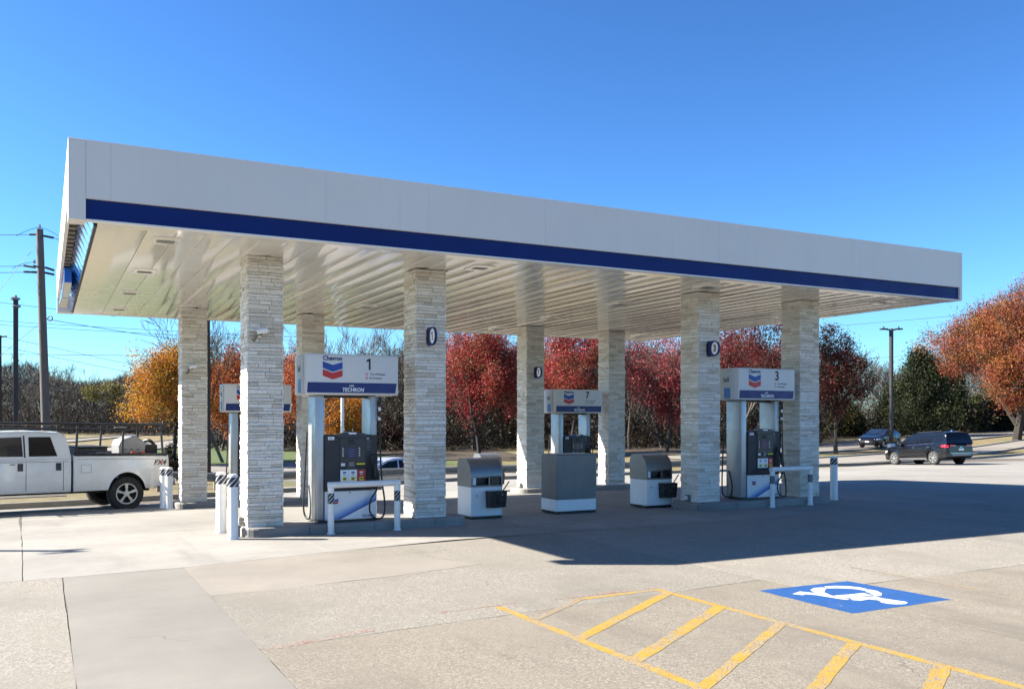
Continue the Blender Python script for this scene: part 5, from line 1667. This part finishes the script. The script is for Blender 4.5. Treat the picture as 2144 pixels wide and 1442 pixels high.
def leaf_mesh(name, centers, per, size, sigma, pal, rng, weight=None, drop=0.0, flat=1.0, clear_low=None):
    """a crown of small bent leaves: centers (n,3), palette list of (rgb, share)"""
    n = len(centers) * per
    c = np.repeat(np.array(centers, dtype=np.float64), per, axis=0)
    pos = c + rng.normal(0, 1, (n, 3)) * np.array([sigma, sigma, sigma * flat])
    if drop: 
        keep = rng.random(n) > drop
        pos = pos[keep]; c = c[keep]; n = len(pos)
    a = rng.normal(0, 1, (n, 3)); a /= np.linalg.norm(a, axis=1)[:, None]
    b = rng.normal(0, 1, (n, 3)); b -= a * (a * b).sum(1)[:, None]; b /= np.linalg.norm(b, axis=1)[:, None]
    s = size * rng.uniform(.6, 1.35, (n, 1))
    nn = np.cross(a, b)
    v = np.empty((n, 4, 3))
    v[:, 0] = pos - a * s; v[:, 1] = pos + b * s * .55 + nn * s * .18; v[:, 2] = pos + a * s; v[:, 3] = pos - b * s * .55 + nn * s * .18
    me = bpy.data.meshes.new(name)
    me.vertices.add(n * 4); me.vertices.foreach_set('co', v.reshape(-1))
    me.loops.add(n * 4); me.loops.foreach_set('vertex_index', np.arange(n * 4, dtype=np.int32))
    me.polygons.add(n); me.polygons.foreach_set('loop_start', np.arange(0, n * 4, 4, dtype=np.int32)); me.polygons.foreach_set('loop_total', np.full(n, 4, dtype=np.int32))
    me.update(calc_edges=True)
    cols = np.array([p[0] for p in pal]); sh = np.array([p[1] for p in pal], dtype=float); sh /= sh.sum()
    # neighbouring leaves share a tint: pick per clump, then jitter
    key = np.unique(np.round(c, 3), axis=0, return_inverse=True)[1].reshape(-1)
    nk = key.max() + 1
    ck = rng.choice(len(cols), nk, p=sh)
    pick = np.where(rng.random(n) < .72, ck[key], rng.choice(len(cols), n, p=sh))
    col = cols[pick] * .66 * rng.uniform(.7, 1.3, (n, 1))
    attr = me.color_attributes.new('leafcol', 'FLOAT_COLOR', 'POINT')
    buf = np.ones((n * 4, 4)); buf[:, :3] = np.repeat(np.clip(col, 0, 1), 4, axis=0)
    attr.data.foreach_set('color', buf.reshape(-1))
    me.materials.append(M['leaf'])
    return me

def crown_centres(rng, rx, rz, zc, n, bottom=-.97, hollow=.35, lumps=12):
    """points on and inside a cluster of overlapping lobes, so the outline is broken and open in places"""
    lobes = [(np.zeros(3), .52)]
    for i in range(lumps):
        d = rng.normal(0, 1, 3); d /= np.linalg.norm(d)
        d[2] = d[2] * .9
        lobes.append((d * rng.uniform(.45, .80), rng.uniform(.20, .40)))
    wts = np.array([l[1] ** 2 for l in lobes]); wts /= wts.sum()
    out = []
    while len(out) < n:
        c, q = lobes[rng.choice(len(lobes), p=wts)]
        d = rng.normal(0, 1, 3); d /= np.linalg.norm(d)
        p = c + d * q * (hollow + (1 - hollow) * rng.random() ** .45)
        if rng.random() < .09: p = p * rng.uniform(1.08, 1.26)      # stray sprays beyond the outline
        if p[2] < bottom: continue
        # broad shoulders, tapering to the top
        f = 1.0 - .22 * max(0, p[2]) ** 2
        out.append((p[0] * rx * f, p[1] * rx * f, zc + p[2] * rz))
    return out

def leafy(px, k, ytop, ybot, wpx, pal, label, name, group, nclump=130, per=95, size=.085, seed=1, trunk_r=.16, bare=False, cat='tree', sig=None, hollow=.35, zoff=0.0, drop=0.0):
    x, y = at(px, k); z0 = T(x, y) + zoff
    ztop = CAMZ + (875 - ytop) * k - z0; zbot = CAMZ + (875 - ybot) * k - z0
    rx = wpx * k / 2 * 1.12; zc = (ztop + zbot) / 2; rz = (ztop - zbot) / 2 * 1.05
    rng = np.random.default_rng(seed); pr = random.Random(seed)
    r = thing(name, label, cat, (x, y, z0), 0, group)
    m, tips = branches(pr, ztop * .80, .62, 4, (6, 5, 4, 3), trunk_r, 0, max(.15, zbot / ztop * .9), .016)
    m.build('trunk', M['bark_dark'], r)
    cs = crown_centres(rng, rx, rz, zc, nclump, hollow=hollow)
    me = leaf_mesh('crown', cs, int(per * 1.7), size * .76, sig or min(.34, rx * .125), pal, rng, drop=drop)
    link('crown', me, r)
    return r
RED = [((.33, .035, .038), 4), ((.22, .020, .026), 4), ((.42, .085, .055), 2), ((.26, .11, .045), 1.5), ((.12, .035, .026), 3), ((.09, .08, .025), 1.2)]
RED = [(tuple(v * 1.30 for v in c), w) for c, w in RED]
REDD = [((.19, .022, .027), 4), ((.11, .020, .020), 4), ((.26, .055, .042), 2), ((.07, .045, .022), 3)]
PINK = [((.36, .055, .075), 4), ((.42, .12, .11), 2), ((.24, .028, .042), 3), ((.17, .09, .055), 2), ((.10, .05, .04), 2)]
PINK = [(tuple(v * 1.30 for v in c), w) for c, w in PINK]
ORA = [((.55, .20, .022), 5), ((.62, .31, .03), 4), ((.42, .11, .02), 3), ((.20, .17, .025), 2.2), ((.12, .12, .02), 1.4)]
ORA = [(tuple(v * 1.15 for v in c), w) for c, w in ORA]
RUST = [((.42, .075, .03), 4), ((.50, .14, .03), 3), ((.30, .04, .03), 4), ((.55, .27, .04), 2), ((.12, .09, .02), 1)]
RUST = [(tuple(v * 1.10 for v in c), w) for c, w in RUST]
TAWNY = [((.38, .115, .045), 5), ((.33, .075, .042), 3), ((.38, .18, .035), 3), ((.25, .05, .038), 3), ((.15, .10, .03), 2.4), ((.09, .085, .02), 1.4)]
TAWNY = [(tuple(v * 1.12 for v in c), w) for c, w in TAWNY]
MAROON = [((.10, .022, .02), 4), ((.055, .022, .016), 4), ((.18, .03, .025), 2), ((.04, .035, .015), 2)]
OLIVE = [((.060, .065, .018), 4), ((.10, .095, .025), 3), ((.035, .045, .014), 4), ((.15, .12, .03), 1)]
CEDAR = [((.022, .034, .013), 5), ((.035, .050, .016), 4), ((.055, .068, .020), 2), ((.015, .022, .010), 3)]
GA = 'autumn coloured trees along the road'
leafy(1005, .033, 640, 915, 205, RED, 'bright red maple in the gap right of the nearest pump', 'red_maple', GA, 330, 85, .085, 3)
leafy(1195, .035, 640, 885, 180, RED, 'red maple rising behind the back right pump sign', 'red_maple', GA, 240, 80, .09, 4, drop=.15)
leafy(1395, .034, 630, 915, 205, PINK, 'pinkish red maple left of the front right pump', 'red_maple', GA, 290, 80, .085, 5, hollow=.2, drop=.2)
leafy(1580, .034, 610, 820, 250, REDD, 'dark red maple above the front right pump sign', 'red_maple', GA, 230, 80, .09, 6, drop=.3)
leafy(1750, .033, 664, 872, 122, MAROON, 'dark maroon tree just right of the canopy columns', 'maroon_tree', GA, 140, 75, .09, 7, drop=.1)
leafy(362, .029, 706, 905, 215, ORA, 'golden orange maple behind the pickup rack', 'orange_maple', GA, 300, 85, .075, 8, drop=.1)
leafy(500, .031, 715, 905, 185, RUST, 'rusty orange maple behind the half hidden pump', 'orange_maple', GA, 170, 75, .085, 9, hollow=.15, drop=.25)
leafy(645, .034, 700, 905, 160, RUST, 'rust red maple left of the nearest pump sign', 'orange_maple', GA, 130, 70, .09, 10, drop=.35)
leafy(715, .036, 800, 925, 150, ORA, 'low orange brown tree seen between the posts of the nearest pump', 'orange_maple', GA, 120, 70, .09, 12, drop=.15)
leafy(2128, .040, 556, 872, 325, TAWNY, 'large round orange tree at the right edge', 'orange_tree', GA, 1050, 105, .095, 13, trunk_r=.40, hollow=.2, sig=.42)
leafy(1060, .040, 800, 905, 100, OLIVE, 'olive green bush under the bright red maple', 'olive_bush', 'evergreen bushes before the woods', 90, 70, .09, 14, .08, cat='bush')
leafy(935, .041, 650, 900, 150, REDD, 'dark red maple close beside the column with the first number flag', 'red_maple', GA, 130, 70, .095, 41, drop=.1)
leafy(1100, .043, 650, 890, 170, REDD, 'dark red maple behind the small number flag column', 'red_maple', GA, 130, 70, .10, 42, drop=.2)
leafy(1290, .045, 700, 890, 120, [((.10, .06, .035), 3), ((.07, .05, .03), 3), ((.20, .05, .04), 2)], 'brown leaved tree left of the pinkish maple', 'brown_tree', GA, 90, 60, .10, 43, drop=.45)
leafy(1480, .042, 650, 880, 170, PINK, 'pinkish maple half hidden by the front right pump', 'red_maple', GA, 130, 70, .10, 44, drop=.3)
leafy(790, .042, 850, 960, 150, MAROON, 'brown leaved bush behind the silver car', 'brown_bush', 'evergreen bushes before the woods', 90, 60, .10, 17, .08, cat='bush', drop=.2)
leafy(215, .062, 795, 852, 90, [((.20, .18, .03), 3), ((.13, .12, .03), 3), ((.08, .07, .03), 2)], 'yellow green tree among the grey woods behind the utility pole', 'yellow_tree', 'evergreen bushes before the woods', 70, 45, .15, 15, .1, drop=.45)
leafy(356, .0212, 930, 1008, 48, [((.018, .020, .012), 4), ((.03, .03, .018), 2), ((.05, .045, .03), 1)], 'dark scrubby bush behind the pickup tailgate', 'dark_bush', 'evergreen bushes before the woods', 60, 70, .05, 16, .03, cat='bush')

def conifer(px, k, ytop, ybase, wpx, label, seed, pal=CEDAR):
    x, y = at(px, k); z0 = T(x, y)
    H = CAMZ + (875 - ytop) * k - z0; W = wpx * k / 2
    rng = np.random.default_rng(seed)
    r = thing('cedar_tree', label, 'tree', (x, y, z0), 0, 'dark cedars before the woods')
    MB().tube([(0, 0, -.2), (0, 0, H * .9)], [.18, .03], 8).build('trunk', M['bark_dark'], r)
    cs = []
    nt = 3
    tops = [(0, 0, 1.0)] + [(rng.uniform(-.5, .5) * W, rng.uniform(-.5, .5) * W, rng.uniform(.72, .93)) for _ in range(nt)]
    for i in range(330):
        tx, ty, th = tops[rng.integers(0, len(tops))]
        f = rng.random() ** .75
        z = f * H * th
        prof = W * (1 - f) ** .48 * (.55 + .45 * min(1, f * 6)) * (1 if th == 1 else .62)
        a = rng.uniform(0, 2 * math.pi); q = prof * math.sqrt(rng.random()) * rng.uniform(.75, 1.12)
        cs.append((tx * (1 - f * .6) + q * math.cos(a), ty * (1 - f * .6) + q * math.sin(a), z + .15))
    link('crown', leaf_mesh('crown', cs, 80, .10, .30, pal, rng, flat=1.5), r)
    return r
conifer(1932, .046, 734, 925, 165, 'tall dark cedar beyond the black car', 21)
conifer(1990, .050, 775, 925, 150, 'dark cedar between the tall cedar and the orange tree', 22)
conifer(1880, .050, 806, 925, 120, 'low dark cedar just right of the tall light pole', 23)
conifer(2062, .052, 830, 915, 150, 'dark green thicket cedar under the orange crown', 24, OLIVE)
conifer(2135, .052, 836, 915, 130, 'dark green cedar behind the orange tree trunk', 25)
conifer(2210, .052, 820, 915, 130, 'dark green cedar past the right edge', 26)
conifer(1770, .050, 850, 928, 110, 'low olive cedar behind the dark sedan', 27, OLIVE)

# leafless woods: a few tree forms, copied and turned
protos = []
for i in range(6):
    pr = random.Random(100 + i)
    m, tips = branches(pr, 10.0, (.50, .62, .45, .7, .55, .5)[i], 5, ((6, 5, 4, 4), (7, 5, 4, 3), (5, 5, 5, 4), (7, 4, 4, 4), (6, 5, 5, 3), (5, 5, 4, 4))[i], (.15, .13, .17, .14, .12, .16)[i], pr.uniform(-.15, .15), (.3, .2, .35, .15, .25, .4)[i], .0135, .5)
    protos.append(m.mesh('bare_branches', M['bark']))
rb = random.Random(77)
def bare(px, k, ytop, label, group, pr=None, z=0):
    x, y = at(px, k); z0 = T(x, y) - .1
    H = CAMZ + (875 - ytop) * k - z0
    o = link('bare_tree', protos[rb.randrange(6) if pr is None else pr], None, (x, y, z0), (0, 0, rb.uniform(0, 6.28)))
    s = H / 9.6
    o.scale = (s * rb.uniform(.85, 1.15), s * rb.uniform(.85, 1.15), s)
    return tag(o, label, 'tree', group)
skyl = [(-60, 770), (0, 735), (60, 730), (110, 760), (170, 775), (240, 765), (300, 750), (360, 760), (430, 745), (480, 690), (560, 680), (640, 720), (720, 700), (790, 695), (860, 690), (940, 690), (1040, 690), (1140, 700), (1240, 695), (1330, 700), (1420, 690), (1520, 690), (1620, 700), (1700, 700), (1760, 735), (1800, 722), (1850, 748), (1900, 760), (1960, 720), (2040, 720), (2144, 720), (2250, 720)]
LW = 'leafless tree in the grey woods left of the canopy'
LM = 'leafless tree in the thicket behind the red maples'
LR = 'pale leafless tree in the woods right of the canopy'
for i in range(34):
    px = -70 + 520 * (i + rb.random()) / 34
    bare(px, rb.uniform(.060, .082), plin(skyl, px) + rb.uniform(0, 60) + (14 if i % 2 else 0), LW, 'grey woods behind the pickup')
for i in range(52):
    px = 430 + 1280 * (i + rb.random()) / 52
    bare(px, rb.uniform(.038, .060), plin(skyl, px) + rb.uniform(-6, 60), LM, 'thicket behind the red maples')
for i in range(22):
    px = 1690 + 560 * (i + rb.random()) / 22
    bare(px, rb.uniform(.050, .068), plin(skyl, px) + rb.uniform(0, 50), LR, 'woods right of the canopy')
bare(470, .030, 640, 'large dark leafless tree with slanting boughs behind the half hidden pump', 'thicket behind the red maples', 1)

# undergrowth and the massed twigs deep in the woods
def twigs(name, n, seed, fn, mat, label, w=.022):
    rng = np.random.default_rng(seed)
    px, k, h = fn(rng, n)
    r_ = (px - 1072) * k; d_ = 1880 * k
    X = math.cos(HEAD) * r_ + math.sin(HEAD) * d_; Y = -math.sin(HEAD) * r_ + math.cos(HEAD) * d_
    Z = np.array([T(a, b) for a, b in zip(X, Y)])
    zz = Z + h * rng.random(n) ** 1.3
    L = rng.uniform(.5, 1.7, n)
    dirv = rng.normal(0, 1, (n, 3)) * np.array([.6, .6, .35]) + np.array([0, 0, .75]); dirv /= np.linalg.norm(dirv, axis=1)[:, None]
    sv = np.cross(dirv, rng.normal(0, 1, (n, 3))); sv /= np.linalg.norm(sv, axis=1)[:, None]
    p = np.stack([X, Y, zz], 1); wd = w * rng.uniform(.5, 1.5, (n, 1))
    bend = rng.normal(0, .12, (n, 3)) * L[:, None]
    v = np.empty((n, 5, 3))
    v[:, 0] = p - sv * wd; v[:, 1] = p + sv * wd; mid = p + dirv * L[:, None] * .5 + bend
    v[:, 2] = mid + sv * wd * .7; v[:, 3] = mid - sv * wd * .7; v[:, 4] = p + dirv * L[:, None]
    me = bpy.data.meshes.new(name)
    me.vertices.add(n * 5); me.vertices.foreach_set('co', v.reshape(-1))
    base = np.arange(n, dtype=np.int32) * 5
    li = np.stack([base, base + 1, base + 2, base + 3, base + 3, base + 2, base + 4], 1).reshape(-1)
    me.loops.add(n * 7); me.loops.foreach_set('vertex_index', li)
    st_ = np.stack([np.arange(n) * 7, np.arange(n) * 7 + 4], 1).reshape(-1).astype(np.int32)
    tt = np.tile(np.array([4, 3], dtype=np.int32), n)
    me.polygons.add(n * 2); me.polygons.foreach_set('loop_start', st_); me.polygons.foreach_set('loop_total', tt)
    me.update(calc_edges=True)
    me.materials.append(mat)
    return tag(link(name, me), label, None, None, 'stuff')
M['twig'] = bark('twig_brown', (.060, .050, .041))
M['twig_dark'] = bark('twig_dark', (.026, .021, .017))
def f1(rng, n):
    px = np.where(rng.random(n) < .72, rng.uniform(-90, 460, n), rng.uniform(-900, -90, n)); k = rng.uniform(.062, .095, n)
    return px, k, np.interp(px, [p[0] for p in skyl], [(875 - p[1] - 28) for p in skyl]) * k * .95 + 2.0
def f2(rng, n):
    px = rng.uniform(430, 1720, n); k = rng.uniform(.040, .066, n)
    return px, k, np.interp(px, [p[0] for p in skyl], [(875 - p[1] - 22) for p in skyl]) * k * .8 + 2.2
def f3(rng, n):
    px = np.where(rng.random(n) < .7, rng.uniform(1690, 2260, n), rng.uniform(2260, 3000, n)); k = rng.uniform(.054, .080, n)
    return px, k, np.interp(px, [p[0] for p in skyl], [(875 - p[1] - 30) for p in skyl]) * k * .85 + 2.0
twigs('undergrowth', 80000, 1, f1, M['twig'], 'grey brown twiggy thicket behind the pickup', .030)
twigs('undergrowth', 110000, 2, f2, M['twig_dark'], 'dark twiggy thicket behind the red maples', .024)
twigs('undergrowth', 42000, 3, f3, M['twig'], 'tawny twiggy thicket right of the canopy', .028)

def floor_mat():
    t = NT('leaf_litter'); co = t.co()
    a = t.noise(1.2, 6, .7, co); b = t.noise(14, 5, .7, co)
    t.base(t.mix(t.ramp(a, [(.3, (.022, .016, .010)), (.7, (.05, .036, .022))]), (.075, .05, .028), t.gray(b, 0, .8, .5, .75))); t.rough(.95)
    t.bump(b, .8, .05)
    return t.m
M['litter'] = floor_mat()
def wood_floor(pxs, k0, k1, label):
    m = MB()
    ks = [k0, k0 * 1.1, k0 * 1.25, k0 * 1.5, k1]
    def fn(i, j):
        px, lo = pxs[i]; k = lo * (1 - j / 6) + k1 * j / 6
        x, y = at(px, k)
        return (x, y, T(x, y) + .03)
    m.grid(fn, len(pxs) - 1, 6)
    return tag(m.build('woodland_floor', M['litter'], smooth=True), label, None, None, 'structure')
wood_floor([(440 + 40 * i, .040 + .010 * ss(560, 440, 440 + 40 * i) - .0085 * ss(700, 900, 440 + 40 * i) * (1 - ss(1420, 1700, 440 + 40 * i)) + .0045 * ss(1500, 1720, 440 + 40 * i)) for i in range(33)], .04, .11, 'dark leaf litter under the thicket')
wood_floor([(1720 + 30 * i, .0475) for i in range(44)], .046, .12, 'dark leaf litter under the woods on the right')
wood_floor([(-930 + 30 * i, .068) for i in range(46)], .066, .14, 'dark leaf litter under the woods on the left')
def brush(n, per, fn, pal, size, sig, seed, label, flat=.8):
    rng = np.random.default_rng(seed)
    px, k, h = fn(rng, n)
    cs = []
    for a, b, c in zip(px, k, h):
        x, y = at(a, b); cs.append((x, y, T(x, y) + c))
    return tag(link('undergrowth', leaf_mesh('undergrowth', cs, per, size, sig, pal, rng, flat=flat)), label, None, None, 'stuff')
BR = [((.045, .034, .022), 4), ((.070, .052, .032), 3), ((.028, .026, .014), 4), ((.10, .06, .035), 1), ((.05, .055, .018), 1)]
def k_mid(px): return .0365 + .006 * np.interp(px, [440, 620, 800, 1450, 1700], [1.6, .9, 0, -.1, 1.2])
brush(2200, 50, lambda rng, n: ((lambda px: (px, k_mid(px) + rng.uniform(.001, .020, n), rng.random(n) ** 1.5 * 5.5))(rng.uniform(440, 1730, n))), BR, .10, .32, 31, 'low dark brush along the foot of the thicket')
brush(600, 50, lambda rng, n: (np.where(rng.random(n) < .7, rng.uniform(1700, 2260, n), rng.uniform(2260, 3000, n)), rng.uniform(.0485, .060, n), rng.random(n) ** 1.5 * 2.8), BR, .13, .40, 32, 'low dark brush along the foot of the right woods')
brush(680, 45, lambda rng, n: (np.where(rng.random(n) < .7, rng.uniform(-90, 470, n), rng.uniform(-900, -90, n)), rng.uniform(.066, .084, n), rng.random(n) ** 1.6 * 3.0), [((.075, .062, .050), 4), ((.05, .042, .034), 4), ((.10, .08, .055), 2), ((.06, .062, .026), 1)], .17, .5, 33, 'low grey brush along the foot of the left woods')
